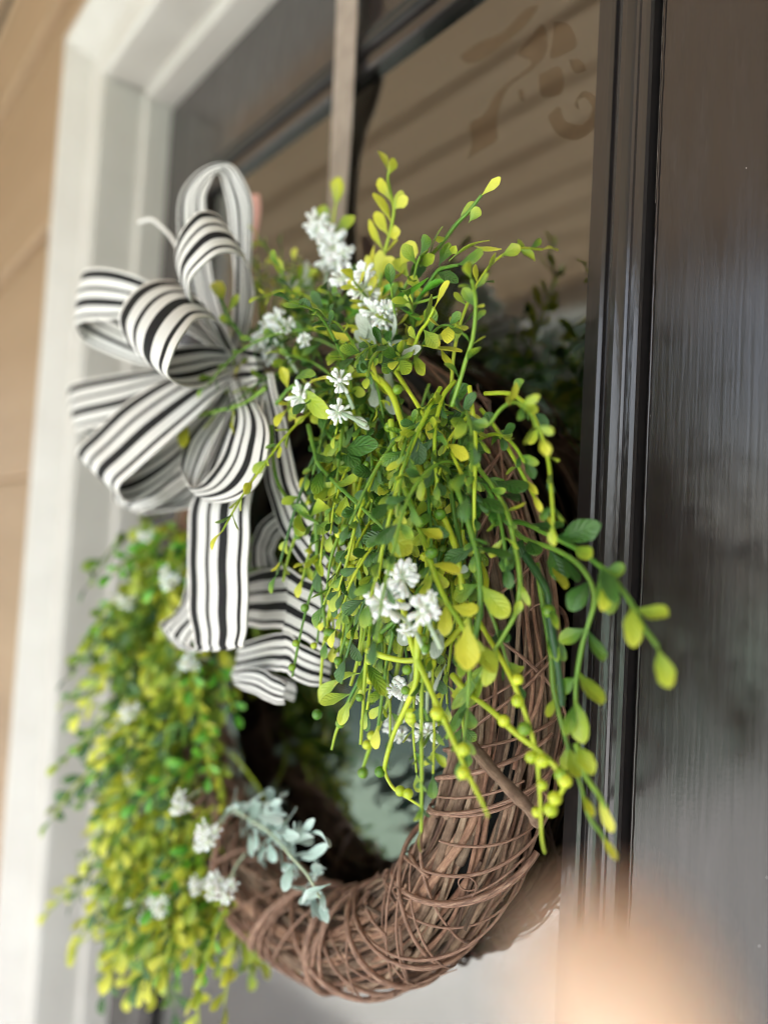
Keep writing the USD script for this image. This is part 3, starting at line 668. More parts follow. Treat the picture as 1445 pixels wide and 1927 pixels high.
hero('thin green spray dangling lowest on the right with two long narrow yellow tips',
     [([(1010, 1060), (1020, 1130), (1036, 1230), (1042, 1300), (1063, 1386), (1080, 1438), (1094, 1483), (1108, 1535), (1132, 1570), (1146, 1590)], .322, .305),
      ([(1084, 1400), (1100, 1456), (1125, 1494), (1140, 1520)], .308, .302)],
     [((1075, 1398), (1090, 1464), 28, L_), ((1082, 1400), (1116, 1458), 31, L_), ((1068, 1403), (1063, 1449), 21, L_), ((1126, 1496), (1153, 1567), 20, Y_), ((1100, 1490), (1116, 1538), 16, Y_), ((1130, 1567), (1160, 1619), 15, Y_), ((1040, 1270), (1058, 1330), 22, M_), ((1030, 1200), (1050, 1245), 20, M_), ((1042, 1310), (1030, 1350), 16, L_)], r=(.0016, .0009))
hero('upright yellow sprig standing tallest at the top of the greenery',
     [([(700, 575), (715, 530), (722, 481), (733, 440), (741, 398), (737, 372), (730, 340), (731, 322)], .318, .312)],
     [((731, 322), (712, 284), 18, Y_), ((732, 330), (742, 297), 18, Y_), ((738, 380), (712, 336), 18, Y_), ((738, 385), (722, 345), 17, Y_), ((733, 425), (703, 362), 22, Y_), ((728, 445), (706, 398), 20, Y_), ((722, 470), (694, 413), 18, Y_), ((741, 392), (767, 370), 22, Y_), ((738, 400), (757, 358), 18, L_), ((731, 446), (753, 435), 24, Y_), ((724, 475), (748, 452), 24, Y_), ((716, 525), (705, 460), 20, Y_), ((712, 540), (716, 470), 24, Y_), ((722, 510), (743, 486), 24, Y_), ((706, 550), (690, 480), 20, Y_)], 'stem_lime', (.0014, .0009))
hero('single blurred yellow sprig with three round leaves in front of the hanging ribbon',
     [([(622, 500), (622, 460), (627, 420), (631, 385)], .338, .334)],
     [((630, 390), (640, 332), 29, Y_), ((622, 432), (602, 388), 25, L_), ((624, 440), (668, 408), 24, L_)], 'stem_lime', (.0014, .0011))
hero('loose green and yellow sprig pointing up right against the window, long narrow tip leaf',
     [([(740, 580), (765, 535), (791, 499), (826, 464), (857, 423), (880, 400), (892, 385), (906, 366)], .312, .306)],
     [((904, 369), (942, 333), 16, Y_), ((860, 420), (893, 379), 17, L_), ((882, 418), (902, 390), 20, L_), ((808, 480), (833, 426), 19, M_), ((826, 500), (846, 456), 24, M_), ((800, 508), (818, 480), 22, L_), ((850, 478), (858, 462), 15, L_), ((770, 530), (806, 470), 30, M_), ((752, 500), (781, 455), 32, Y_), ((735, 532), (758, 512), 27, Y_), ((770, 528), (745, 488), 24, L_), ((840, 445), (820, 452), 14, L_)])
hero('short top right sprig with one large oval green leaf and two thin yellow ones',
     [([(770, 590), (790, 560), (822, 511), (843, 502), (862, 498)], .308, .301)],
     [((858, 500), (909, 477), 31, M_), ((845, 490), (921, 452), 9, L_, .303, {'prof': LANC}), ((893, 463), (944, 468), 11, Y_, .302, {'prof': LANC}), ((826, 514), (862, 532), 22, D_), ((800, 540), (834, 520), 20, M_), ((790, 552), (772, 520), 20, L_)])
hero('bright grass green blades fanning out behind the white flowers',
     [([(700, 590), (735, 578), (784, 570), (826, 557)], .306, .300)],
     [((735, 566), (806, 522), 15, G_, .305, {'prof': LANC}), ((784, 561), (853, 531), 17, G_, .304, {'prof': LANC}), ((712, 560), (745, 531), 13, G_, .306, {'prof': LANC}), ((753, 578), (794, 601), 26, G_, .303, {'prof': LANC}), ((690, 580), (650, 600), 14, G_, .31, {'prof': LANC}), ((700, 585), (640, 575), 12, G_, .312, {'prof': LANC}), ((640, 600), (600, 560), 14, G_, .315, {'prof': LANC}), ((590, 620), (548, 560), 12, G_, .318, {'prof': LANC})], 'stem_green', (.0012, .0008), 'grass_sprig', 'grass sprig')
hero('yellow twisted sprig on the right shoulder of the greenery, pointing up beside the dark window',
     [([(745, 700), (775, 660), (790, 625), (805, 605), (817, 580)], .298, .288)],
     [((816, 582), (846, 529), 22, Y_), ((797, 615), (812, 553), 19, L_), ((803, 625), (824, 653), 27, L_), ((796, 650), (868, 662), 27, Y_), ((828, 652), (850, 698), 17, Y_), ((778, 660), (798, 706), 20, L_), ((785, 640), (770, 615), 14, L_), ((770, 665), (757, 640), 14, M_)], 'stem_lime', (.0014, .001))
hero('yellow leaf curling left on a thin stem above the small white flowers',
     [([(690, 690), (672, 664), (655, 648), (630, 634), (580, 615)], .288, .292)],
     [((600, 624), (656, 641), 20, Y_, .288), ((660, 655), (692, 682), 10, L_), ((690, 688), (700, 640), 14, M_), ((715, 720), (690, 675), 12, Y_, .285)], 'stem_lime', (.0012, .0009))
hero('large lime leaf drooping closest to the lens over the upper white flowers',
     [([(520, 760), (548, 728), (572, 728), (598, 752)], .268, .262)],
     [((566, 738), (626, 783), 36, L_), ((552, 730), (556, 785), 26, L_), ((556, 728), (594, 705), 22, M_), ((575, 725), (618, 712), 20, Y_), ((540, 735), (530, 690), 18, Y_)])
hero('long lime strand arching from the top and running down the middle of the greenery',
     [([(640, 712), (666, 705), (700, 705), (735, 738), (756, 797), (787, 876), (825, 953), (849, 1008), (860, 1045), (870, 1110)], .288, .286)],
     [((700, 706), (735, 745), 18, L_), ((860, 1045), (880, 1090), 22, M_)], 'stem_lime', (.0024, .0017), 'berry_strand', 'berry strand', berries=[(733, 804, 'g'), (793, 822, 'g'), (806, 877, 'g'), (805, 896, 'g'), (828, 968, 'g'), (748, 733, 'g')])
hero('lime strand down the centre carrying yellow leaf pairs in front of the twigs',
     [([(735, 790), (741, 830), (749, 880), (777, 960), (801, 1029), (822, 1091), (841, 1133), (862, 1165), (880, 1200)], .276, .272)],
     [((787, 998), (832, 1012), 24, Y_), ((812, 1068), (864, 1080), 29, Y_), ((843, 1138), (899, 1150), 29, Y_), ((838, 1138), (836, 1197), 27, Y_), ((806, 1078), (791, 1119), 25, L_), ((880, 1165), (878, 1262), 44, Y_, .264), ((862, 1190), (904, 1245), 34, L_), ((780, 968), (760, 1000), 20, L_), ((752, 890), (780, 925), 22, M_)], 'stem_lime', (.0019, .0014), berries=[(790, 982, 'g'), (812, 1040, 'g')])
hero('straight lime stem hanging through the left half of the greenery',
     [([(670, 820), (667, 883), (670, 977), (676, 1063), (683, 1150), (676, 1230), (660, 1290)], .284, .282)],
     [((671, 980), (686, 1010), 22, L_), ((679, 1080), (655, 1110), 20, Y_)], 'stem_lime', (.0020, .0012), 'berry_strand', 'berry strand', berries=[(675, 866, 'g'), (690, 1055, 'g')])
hero('green stem slanting down right above the big lime leaf, with small leaves',
     [([(580, 800), (592, 850), (604, 880), (656, 932), (708, 980), (724, 996)], .272, .258)],
     [((722, 992), (774, 1041), 48, L_), ((690, 965), (744, 967), 22, L_), ((632, 905), (670, 906), 36, L_), ((656, 930), (640, 972), 26, L_), ((605, 880), (590, 930), 24, M_), ((590, 850), (622, 870), 26, D_), ((664, 940), (690, 935), 24, M_)])
hero('dark leafed stem across the upper middle of the greenery',
     [([(600, 795), (614, 814), (656, 856), (708, 904), (753, 956)], .282, .280)],
     [((646, 848), (712, 836), 37, D_), ((612, 816), (655, 802), 34, D_), ((698, 900), (714, 955), 30, D_), ((705, 900), (755, 925), 28, M_), ((640, 845), (675, 880), 30, D_), ((660, 860), (640, 890), 24, M_), ((730, 930), (765, 955), 22, D_)])
hero('pair of stems with small yellow hooked tips near the dark gap in the twigs',
     [([(745, 700), (775, 745), (801, 786), (832, 821), (856, 866), (874, 902)], .292, .286)],
     [((838, 838), (882, 862), 25, Y_), ((860, 872), (876, 906), 10, Y_), ((790, 770), (812, 750), 20, L_), ((802, 785), (812, 830), 14, Y_), ((815, 800), (800, 765), 20, M_)], 'stem_lime', (.0015, .0009))
hero('dark green stem crossing the twigs below the yellow hooked tips',
     [([(800, 810), (811, 838), (832, 876), (860, 904), (898, 935), (925, 960)], .302, .300)],
     [((857, 940), (902, 972), 36, D_, .298), ((878, 948), (946, 966), 34, D_), ((845, 768), (884, 728), 36, D_, .305), ((832, 797), (877, 783), 31, D_, .304), ((858, 806), (889, 830), 36, D_, .303), ((880, 850), (914, 850), 32, D_, .304), ((930, 905), (991, 922), 38, D_, .308), ((932, 930), (975, 945), 35, D_, .306), ((845, 900), (870, 935), 22, D_)], 'stem_dark', (.0019, .0015))
hero('long green stem on the right of the greenery ending in a wide pale leaf pair',
     [([(850, 905), (860, 921), (884, 994), (898, 1046), (903, 1100), (903, 1140), (896, 1190), (880, 1240)], .290, .280)],
     [((903, 1097), (956, 1161), 40, L_), ((900, 1097), (853, 1125), 32, M_), ((901, 1030), (961, 1050), 31, D_), ((885, 1030), (836, 1056), 29, D_), ((890, 1010), (915, 1020), 24, D_), ((903, 1208), (928, 1268), 36, L_), ((888, 1225), (862, 1240), 28, Y_), ((893, 1210), (865, 1275), 24, M_)], 'stem_green', (.0018, .0015))
hero('slim green stem running beside the pale leaf pair down to the berry strings',
     [([(838, 890), (846, 914), (856, 977), (867, 1029), (881, 1105), (890, 1160)], .296, .292)], [((868, 1030), (845, 1060), 22, D_), ((880, 1100), (900, 1130), 22, M_)])
hero('long stem over the right edge of the twigs with lime leaves low down',
     [([(870, 845), (888, 866), (926, 915), (953, 963), (967, 1022), (978, 1091), (971, 1150), (945, 1200), (915, 1250), (870, 1330), (840, 1390)], .306, .288)],
     [((938, 1212), (912, 1292), 26, L_), ((925, 1235), (870, 1332), 44, L_), ((965, 1170), (980, 1130), 16, L_), ((975, 1085), (997, 1140), 14, L_), ((905, 1265), (850, 1335), 20, M_), ((860, 1345), (810, 1420), 16, L_), ((925, 915), (900, 900), 26, D_), ((955, 965), (985, 950), 28, L_), ((945, 945), (930, 990), 30, D_), ((970, 1040), (945, 1075), 26, D_), ((880, 1310), (845, 1385), 18, M_), ((890, 1290), (850, 1310), 20, L_)])
hero('yellow edged strand lying over the outermost twigs on the upper right',
     [([(905, 770), (929, 800), (957, 845), (978, 883), (1000, 925), (1018, 955), (1040, 988)], .312, .306)],
     [((930, 802), (914, 776), 22, D_), ((975, 880), (952, 892), 24, L_), ((985, 895), (1012, 930), 12, Y_), ((1005, 930), (1020, 965), 12, Y_), ((1022, 958), (1042, 990), 10, Y_), ((945, 820), (925, 835), 20, M_), ((820, 755), (905, 788), 20, Y_, .303)], 'stem_lime', (.0014, .0009))
hero('lowest straight lime stem pointing down in front of the bound twigs',
     [([(740, 1060), (760, 1150), (779, 1225), (807, 1291), (845, 1376), (882, 1460), (906, 1508), (919, 1538)], .272, .266)], [], 'stem_lime', (.0023, .0008), 'berry_strand', 'berry strand', berries=[(872, 1411, 'y'), (872, 1455, 'y'), (823, 1343, 'y')])
hero('lime berry string hanging straight over the right twigs to a fine point',
     [([(885, 1130), (901, 1169), (958, 1268), (991, 1352), (1009, 1423), (1016, 1503), (1019, 1574), (1025, 1606)], .296, .296)], [], 'stem_lime', (.0017, .0006), 'berry_strand', 'berry strand', berries=[(974, 1279, 'y'), (974, 1320, 'y'), (988, 1371, 'g'), (1020, 1432, 'y'), (1020, 1478, 'y')], berry_r=.0031)
hero('lime berry string curling back in a hook beside the bound twigs',
     [([(850, 1270), (878, 1301), (925, 1338), (972, 1381), (1014, 1414), (1047, 1446), (1061, 1475), (1052, 1498), (1033, 1517), (1009, 1529)], .292, .300)], [], 'stem_lime', (.0019, .0009), 'berry_strand', 'berry strand', berries=[(1000, 1425, 'y'), (1055, 1458, 'g'), (1063, 1470, 'y'), (1044, 1503, 'y'), (1036, 1524, 'y'), (1010, 1529, 'y'), (948, 1357, 'y'), (987, 1372, 'g')], berry_r=.0031)
hero('lime berry string swinging left into the opening of the wreath',
     [([(790, 1150), (785, 1235), (782, 1286), (765, 1329), (741, 1380), (726, 1432), (725, 1456), (741, 1484), (769, 1503), (793, 1519)], .268, .285)], [], 'stem_lime', (.0021, .0007), 'berry_strand', 'berry strand', berries=[(774, 1343, 'y'), (773, 1352, 'y'), (715, 1453, 'g'), (753, 1489, 'y'), (768, 1494, 'y'), (763, 1300, 'g'), (766, 1261, 'g'), (795, 1203, 'g'), (800, 1220, 'g')], berry_r=.0031)
hero('lime berry string slanting down left towards the bow tails',
     [([(770, 1060), (727, 1150), (694, 1253), (661, 1324), (635, 1371), (624, 1411)], .275, .282)], [], 'stem_lime', (.0016, .0008), 'berry_strand', 'berry strand', berries=[(694, 1277, 'y'), (640, 1362, 'g'), (712, 1200, 'g')])
hero('thin berry string hanging leftmost, beside the bow tails',
     [([(690, 1030), (655, 1075), (632, 1120), (612, 1200), (605, 1260), (602, 1322)], .280, .286)],
     [((640, 1100), (618, 1140), 18, Y_), ((650, 1272), (600, 1318), 26, L_, .282)], 'stem_lime', (.0017, .0009), 'berry_strand', 'berry strand', berries=[(597, 1345, 'g'), (617, 1190, 'g'), (625, 1192, 'g')])
hero('blurred berry string hanging behind the others in the opening',
     [([(760, 1200), (740, 1290), (715, 1362), (694, 1413), (682, 1450)], .312, .318)], [], 'stem_lime', (.0018, .0012), 'berry_strand', 'berry strand', berries=[(683, 1455, 'g'), (690, 1402, 'y'), (700, 1385, 'y')])
hero('yellow stem arching sideways across the lower white flowers',
     [([(690, 1224), (735, 1239), (776, 1243), (810, 1229), (843, 1209), (866, 1182), (900, 1140), (915, 1095), (905, 1060)], .266, .312)], [], 'stem_lime', (.0018, .0016), 'berry_strand', 'berry strand', berries=[(810, 1248, 'y'), (697, 1168, 'g')])
hero('small green sprig with pale leaves hanging at the lower left of the greenery',
     [([(740, 1170), (700, 1210), (685, 1260), (665, 1300), (650, 1330)], .276, .274)],
     [((682, 1265), (628, 1290), 22, L_), ((655, 1300), (602, 1322), 25, L_), ((660, 1310), (640, 1365), 20, L_), ((690, 1240), (722, 1310), 26, M_), ((690, 1250), (680, 1300), 20, M_), ((705, 1200), (680, 1225), 20, L_)])
hero('thin stems with narrow leaves hanging in front of the bow tails',
     [([(510, 800), (520, 900), (560, 960), (600, 985)], .262, .270), ([(595, 985), (598, 1060), (605, 1120), (612, 1180)], .275, .28)],
     [((548, 945), (580, 965), 26, M_), ((580, 970), (612, 948), 28, L_), ((560, 960), (566, 1000), 24, L_), ((590, 985), (618, 1000), 30, M_), ((600, 1040), (607, 1085), 14, L_), ((595, 1080), (590, 1050), 10, Y_), ((596, 1045), (580, 1070), 12, M_)])
hero('yellow tipped sprig poking out left over the lower bow loops',
     [([(500, 730), (455, 760), (400, 775), (350, 790), (320, 815)], .262, .25)],
     [((415, 780), (384, 806), 24, L_), ((440, 770), (455, 828), 26, Y_), ((345, 795), (310, 828), 20, Y_), ((355, 800), (345, 842), 22, Y_), ((395, 776), (365, 758), 18, L_), ((480, 740), (440, 740), 18, L_), ((370, 785), (340, 775), 14, L_)])
hero('small yellow sprig lying between the upper bow loops',
     [([(460, 640), (432, 600), (415, 560)], .262, .25)], [((420, 570), (405, 530), 26, Y_), ((436, 605), (412, 600), 22, L_), ((430, 590), (450, 555), 18, L_)])
hero('dark thick stem hanging down the right side between the twigs and the frame',
     [([(985, 1040), (1008, 1075), (1028, 1110), (1033, 1145)], .318, .314), ([(1033, 1148), (1040, 1200), (1050, 1260), (1058, 1330)], .314, .312)],
     [((1040, 1190), (1062, 1245), 22, M_), ((1033, 1150), (1050, 1185), 14, M_)], 'stem_dark', (.0026, .0017), berries=[(1032, 1150, 'g')])

# ------------------------------------------------------------------ white flowers
def floret(parent, c, axis, r, n=15, local=False):
    """Tufted head of club shaped petals as one mesh."""
    axis = np.asarray(axis, float); axis /= np.linalg.norm(axis)
    a = np.cross(axis, [0.31, 0.62, 0.71]); a /= np.linalg.norm(a); b = np.cross(axis, a)
    V, Fc, U, off = [], [], [], 0
    for k in range(n):
        el = math.asin(np.clip(rng.uniform(-0.35, 1.0), -1, 1)); az = k * 2.399 + rng.normal(0, 0.25)
        d = axis * math.sin(el) + (a * math.cos(az) + b * math.sin(az)) * math.cos(el)
        ln = r * rng.uniform(0.8, 1.1); q = rng.normal(0, 0.08, 3)
        s = np.array([0, .35, .6, .8, .93, 1.0])
        pts = c + np.outer(s * ln, d + q * 0) + np.outer(s ** 2 * ln, q)
        v, f, u = tube(pts, np.array([.05, .07, .11, .155, .12, .03]) * r * rng.uniform(0.8, 1.25), 6)
        u = np.stack([u[:, 0], np.append(np.repeat(s, 6), [0, 1])], 1)
        V.append(v); Fc.append(f + off); U.append(u); off += len(v)
    return obj('floret', (np.vstack(V), np.vstack(Fc)), 'petal', parent, smooth=True, uv=np.vstack(U), local=local)


def flower(label, stem_px, t0, t1, heads, group=None):
    """heads: (u, v, diameter px)"""
    s = px(stem_px, t0, t1)
    o = thing('white_flower_sprig', label, 'flower sprig', tuple(s[0]), group)
    q = stem(o, s, .0014, .0011, 'stem_silver')
    pq = np.array([project(x) for x in q])
    for u, v, dm in heads:
        i = int(np.argmin(((pq - [u, v]) ** 2).sum(1))); t = q[i][1] - CAM[1] - 0.002
        c = P(u, v, t); ax = (CAM - c) / np.linalg.norm(CAM - c) + rng.normal(0, .35, 3) + [0, 0, .2]
        floret(o, c, ax, dm / 2 * depth(c) / F * 1.25, 26 if dm > 45 else 20)
    return o


flower('blurred white flower spike standing highest at the top left of the greenery', [(615, 600), (622, 545), (632, 500), (615, 450), (592, 415)], .325, .318, [(592, 418, 42), (603, 434, 46), (618, 450, 48), (630, 468, 48), (620, 486, 44), (650, 478, 40), (636, 495, 36)])
flower('white flower spike slanting across the top of the greenery, largest heads', [(735, 660), (722, 620), (705, 590), (685, 545), (650, 515)], .30, .30, [(648, 524, 44), (686, 515, 40), (684, 545, 56), (702, 588, 46), (722, 596, 44), (728, 582, 34)])
flower('soft white flower cluster at the left, next to the bow knot', [(560, 700), (535, 660), (520, 610)], .285, .28, [(520, 600, 36), (505, 612, 30), (520, 625, 38), (540, 612, 28), (495, 655, 44), (488, 640, 28), (502, 672, 30), (572, 640, 26)])
flower('single small white flower in the upper middle of the greenery', [(665, 770), (655, 745), (642, 720)], .272, .264, [(640, 717, 44)])
flower('two ragged white flowers behind the large drooping lime leaf', [(690, 800), (640, 775), (575, 745)], .268, .262, [(568, 745, 46), (637, 775, 40)])
flower('largest white flower head low in the middle of the greenery', [(800, 1230), (775, 1180), (735, 1145)], .268, .250, [(722, 1136, 74)])
flower('white flower with pale green heart above the largest white head', [(790, 1150), (765, 1110), (757, 1085)], .268, .254, [(757, 1088, 58), (775, 1070, 20)])
flower('greenish white flower right of the largest white head', [(830, 1220), (810, 1180), (797, 1150)], .266, .253, [(797, 1148, 54), (812, 1125, 24), (765, 1188, 30)])
flower('white flowers hanging low behind the lime berry string', [(800, 1200), (780, 1250), (770, 1290)], .290, .295, [(762, 1292, 50), (745, 1300, 30), (778, 1310, 36)])
flower('lowest white flower dangling on a fuzzy stalk', [(815, 1240), (805, 1300), (803, 1370)], .292, .296, [(803, 1380, 46)])
flower('blurred white flower behind the strings in the opening', [(770, 1290), (755, 1330), (745, 1365)], .325, .33, [(743, 1365, 44), (756, 1385, 30)])

hero('pale woolly leaves under the slanting white flower spike', [([(735, 740), (728, 690), (718, 650)], .298, .296)],
     [((715, 665), (672, 590), 24, S_, .297), ((725, 660), (742, 590), 26, S_, .297), ((712, 670), (668, 622), 18, S_, .294), ((715, 675), (668, 648), 20, S_, .294), ((740, 665), (792, 655), 20, S_, .295), ((720, 690), (760, 640), 22, S_, .30), ((725, 695), (735, 640), 18, S_, .292)], 'stem_silver', (.003, .0028), 'woolly_sprig', 'woolly sprig')
hero('blurred pale woolly leaves behind the highest white spike', [([(620, 620), (612, 560), (618, 500)], .33, .325)],
     [((600, 600), (530, 515), 22, S_, .33), ((600, 590), (575, 490), 24, S_, .332), ((610, 570), (640, 550), 26, S_, .325), ((605, 585), (630, 580), 22, S_, .325)], 'stem_silver', (.0026, .002), 'woolly_sprig', 'woolly sprig')
hero('pale woolly leaves half hidden in the middle of the greenery', [([(700, 720), (706, 750), (712, 790)], .296, .296)],
     [((700, 725), (708, 765), 24, S_, .296), ((728, 735), (742, 780), 24, S_, .297), ((655, 785), (695, 808), 16, S_, .28), ((735, 840), (730, 870), 20, S_, .292), ((830, 1060), (880, 1075), 24, S_, .285), ((810, 1200), (842, 1195), 24, S_, .282), ((835, 1180), (815, 1240), 24, S_, .284), ((770, 1170), (755, 1215), 26, S_, .28), ((610, 920), (600, 965), 26, S_, .285), ((840, 1250), (815, 1310), 12, S_, .288)], 'stem_silver', (.002, .0015), 'woolly_sprig', 'woolly sprig')
fr_st = [([(430, 1520), (465, 1540), (510, 1570), (550, 1615), (580, 1650), (602, 1690)], .315, .30)]
fl = []
for b_, t_, w_ in [((470, 1545), (500, 1515), 34), ((500, 1545), (545, 1520), 36), ((520, 1515), (525, 1490), 28), ((490, 1560), (470, 1590), 30), ((520, 1580), (555, 1560), 40), ((530, 1590), (510, 1625), 36), ((550, 1600), (595, 1590), 40), ((560, 1625), (545, 1665), 42), ((575, 1645), (608, 1630), 36), ((590, 1670), (580, 1705), 32), ((598, 1680), (612, 1715), 32), ((545, 1590), (575, 1560), 36), ((440, 1530), (460, 1500), 26), ((505, 1570), (535, 1610), 34), ((480, 1540), (520, 1500), 28)]:
    for q_ in range(5):
        j = rng.normal(0, 14, 4)
        fl.append(((b_[0] + j[0], b_[1] + j[1]), (t_[0] * .85 + b_[0] * .15 + j[2], t_[1] * .85 + b_[1] * .15 + j[3]), w_ * rng.uniform(.35, .6), FR, rng.uniform(.305, .335), {'sp': .9}))
hero('frosted pale blue green sprig reaching into the opening at the lower left', fr_st, fl, 'stem_silver', (.0013, .0010), 'frosted_sprig', 'frosted sprig')
# ------------------------------------------------------------------ sprays that fill the two clumps
def unit(v): v = np.asarray(v, float); return v / np.linalg.norm(v)


def free_spray(o, p0, d0, length, droop, ws, leaf_len, n_pairs, mat_stem, r0=.0014, berries=0):
    """A spray that starts along d0 and bends with its weight; leaves in pairs. Points are relative to the thing's base."""
    s = np.linspace(0, 1, 7); d0 = unit(d0); side = unit(np.cross(d0, [0.2, 0.1, 1.0])) * rng.normal(0, 0.22)
    pts = [np.asarray(p0, float)]; d = d0.copy()
    for k in range(6):
        d = unit(d + np.array([0, 0, -1]) * droop * 0.30 + side * 0.35 + rng.normal(0, .07, 3)); pts.append(pts[-1] + d * length / 6)
    n = 26; q = catmull(pts, n)
    V, fs, U = tube(q, np.linspace(r0, r0 * 0.6, n), 6)
    obj('stem', (V, fs), mat_stem, o, smooth=True, uv=U, local=True)
    T = np.gradient(q, axis=0); T /= np.linalg.norm(T, axis=1, keepdims=True)
    ang = rng.uniform(0, 6.28)
    for k in range(n_pairs):
        f = 0.16 + 0.84 * (k + 0.5) / n_pairs; i = min(n - 1, int(f * (n - 1))); ang += 1.2 + rng.normal(0, .3)
        a = unit(np.cross(T[i], [0.5, 0.3, 0.81])); b = np.cross(T[i], a)
        for sg in (0, math.pi):
            if rng.random() < 0.1: continue
            rad = a * math.cos(ang + sg) + b * math.sin(ang + sg)
            D = unit(T[i] * rng.uniform(0.5, 1.0) + rad * rng.uniform(0.6, 1.0) + np.array([0, 0, -0.12]))
            ln = leaf_len * rng.uniform(0.7, 1.15) * (1.1 - 0.3 * f)
            put_leaf(o, q[i], q[i] + D * ln, ln * rng.uniform(0.34, 0.56), unit(T[i] * 0.5 - rad * 0.5 + np.array([0.25, -0.5, 0.5]) + rng.normal(0, .4, 3)), pick(ws), local=True, curl=rng.uniform(-0.1, 0.12), cup=rng.uniform(0, .45), twist=rng.normal(0, .3), cols=5)
    put_leaf(o, q[-1], q[-1] + T[-1] * leaf_len * 0.9, leaf_len * 0.4, unit(np.array([0.3, -0.7, 0.4]) + rng.normal(0, .3, 3)), pick(ws), local=True, cols=5)
    for k in range(berries):
        i = rng.integers(6, n); put_berry(o, q[i] + rng.normal(0, .0022, 3), rng.uniform(.0028, .0038), rng.choice(['berry_green', 'berry_lime']), local=True)


def hang_berries(o, p0, d0, length, droop, mat_stem, n):
    pts = [np.asarray(p0, float)]; d = unit(d0)
    for k in range(6):
        d = unit(d + np.array([0, 0, -1]) * droop * 0.3 + rng.normal(0, .12, 3)); pts.append(pts[-1] + d * length / 6)
    q = catmull(pts, 28); V, fs, U = tube(q, np.linspace(rng.uniform(.0011, .0020), .0009, 28) * (1 + .12 * np.sin(np.linspace(0, 19, 28) + rng.uniform(0, 6))), 6)
    obj('stem', (V, fs), mat_stem, o, smooth=True, uv=U, local=True)
    for k in range(n):
        i = rng.integers(5, 28); put_berry(o, q[i] + unit(rng.normal(0, 1, 3)) * .0028, rng.uniform(.0022, .0031), rng.choice(['berry_green', 'berry_green', 'berry_lime']), local=True)


def clone(src, name, loc, rot, scale, label, group):
    p = numbered('/World/' + name); x = UsdGeom.Xform.Define(stage, p)
    x.GetPrim().GetReferences().AddInternalReference(src.GetPrim().GetPath())
    x.ClearXformOpOrder()
    x.AddTranslateOp().Set(Gf.Vec3d(*map(float, loc)))
    x.AddRotateXYZOp().Set(Gf.Vec3f(*map(float, rot))); x.AddScaleOp().Set(Gf.Vec3f(scale, scale, scale))
    x.GetPrim().SetInstanceable(True)
    return tag(x, label, cat_of[src.GetPath()], group)


cat_of = {}
# the upper clump: drooping sprays across the front of the ring, each its own shape
UG = 'leafy sprays packed into the upper greenery'
COL = ['dark green', 'green', 'pale green', 'yellow']


def zone_of(u): return 'left side' if u < 680 else 'middle' if u < 800 else 'right side'


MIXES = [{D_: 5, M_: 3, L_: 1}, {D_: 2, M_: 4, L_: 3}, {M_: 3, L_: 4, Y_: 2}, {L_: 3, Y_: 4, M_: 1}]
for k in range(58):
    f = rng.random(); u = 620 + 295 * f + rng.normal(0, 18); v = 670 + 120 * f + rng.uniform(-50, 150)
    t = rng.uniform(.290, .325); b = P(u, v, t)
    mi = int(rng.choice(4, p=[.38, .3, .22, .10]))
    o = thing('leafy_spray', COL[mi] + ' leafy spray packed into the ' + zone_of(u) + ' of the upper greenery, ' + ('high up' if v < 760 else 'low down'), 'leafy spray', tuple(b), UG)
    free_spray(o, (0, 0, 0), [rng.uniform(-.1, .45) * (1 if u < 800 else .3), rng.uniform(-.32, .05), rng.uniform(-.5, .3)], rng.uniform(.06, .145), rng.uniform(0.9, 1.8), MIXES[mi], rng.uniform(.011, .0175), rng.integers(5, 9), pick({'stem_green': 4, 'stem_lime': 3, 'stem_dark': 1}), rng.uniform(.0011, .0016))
for k in range(16):
    u, v = rng.uniform(640, 900), rng.uniform(830, 1150); t = rng.uniform(.282, .312); b = P(u, v, t)
    if u - 640 < (v - 830) * -0.1: continue
    mi = int(rng.choice(4, p=[.38, .3, .22, .10]))
    o = thing('leafy_spray', COL[mi] + ' leafy spray packed into the ' + zone_of(u) + ' of the upper greenery, ' + ('high up' if v < 760 else 'low down'), 'leafy spray', tuple(b), UG)
    free_spray(o, (0, 0, 0), [rng.uniform(-.1, .4), rng.uniform(-.25, .05), -.6], rng.uniform(.04, .095), 1.4, MIXES[mi], rng.uniform(.011, .017), rng.integers(3, 6), pick({'stem_green': 3, 'stem_lime': 5}), .0013)
for k in range(15):
    u, v = rng.uniform(650, 860), rng.uniform(790, 1080); t = rng.uniform(.290, .315)
    o = thing('berry_strand', 'lime berry strand hanging inside the ' + zone_of(u) + ' of the upper greenery, ' + ('high up' if v < 920 else 'low down'), 'berry strand', tuple(P(u, v, t)), 'berry strands inside the upper greenery')
    hang_berries(o, (0, .010, .0), [rng.uniform(-.1, .2), rng.uniform(-.35, -.1), .05], rng.uniform(.07, .14), 2.0, pick({'stem_lime': 3, 'stem_green': 3}), rng.integers(3, 6))
# trailing stems set with many small leaves
for k in range(30):
    f = rng.random(); u = 640 + 240 * f + rng.normal(0, 16); v = 700 + 130 * f + rng.uniform(-30, 230); t = rng.uniform(.298, .320)
    mi = int(rng.choice(4, p=[.34, .26, .22, .18]))
    o = thing('trailing_spray', COL[mi] + ' small leaved trailing stem in the ' + zone_of(u) + ' of the upper greenery, ' + ('high up' if v < 860 else 'low down'), 'trailing spray', tuple(P(u, v, t)), 'trailing stems in the upper greenery')
    free_spray(o, (0, .008, 0), [rng.uniform(.0, .3) * (1 if u < 800 else .4), rng.uniform(-.28, -.08), rng.uniform(-.25, .2)], rng.uniform(.085, .165), rng.uniform(1.4, 2.2), MIXES[mi], rng.uniform(.011, .0155), rng.integers(6, 11), pick({'stem_green': 3, 'stem_lime': 5}), rng.uniform(.0010, .0017))
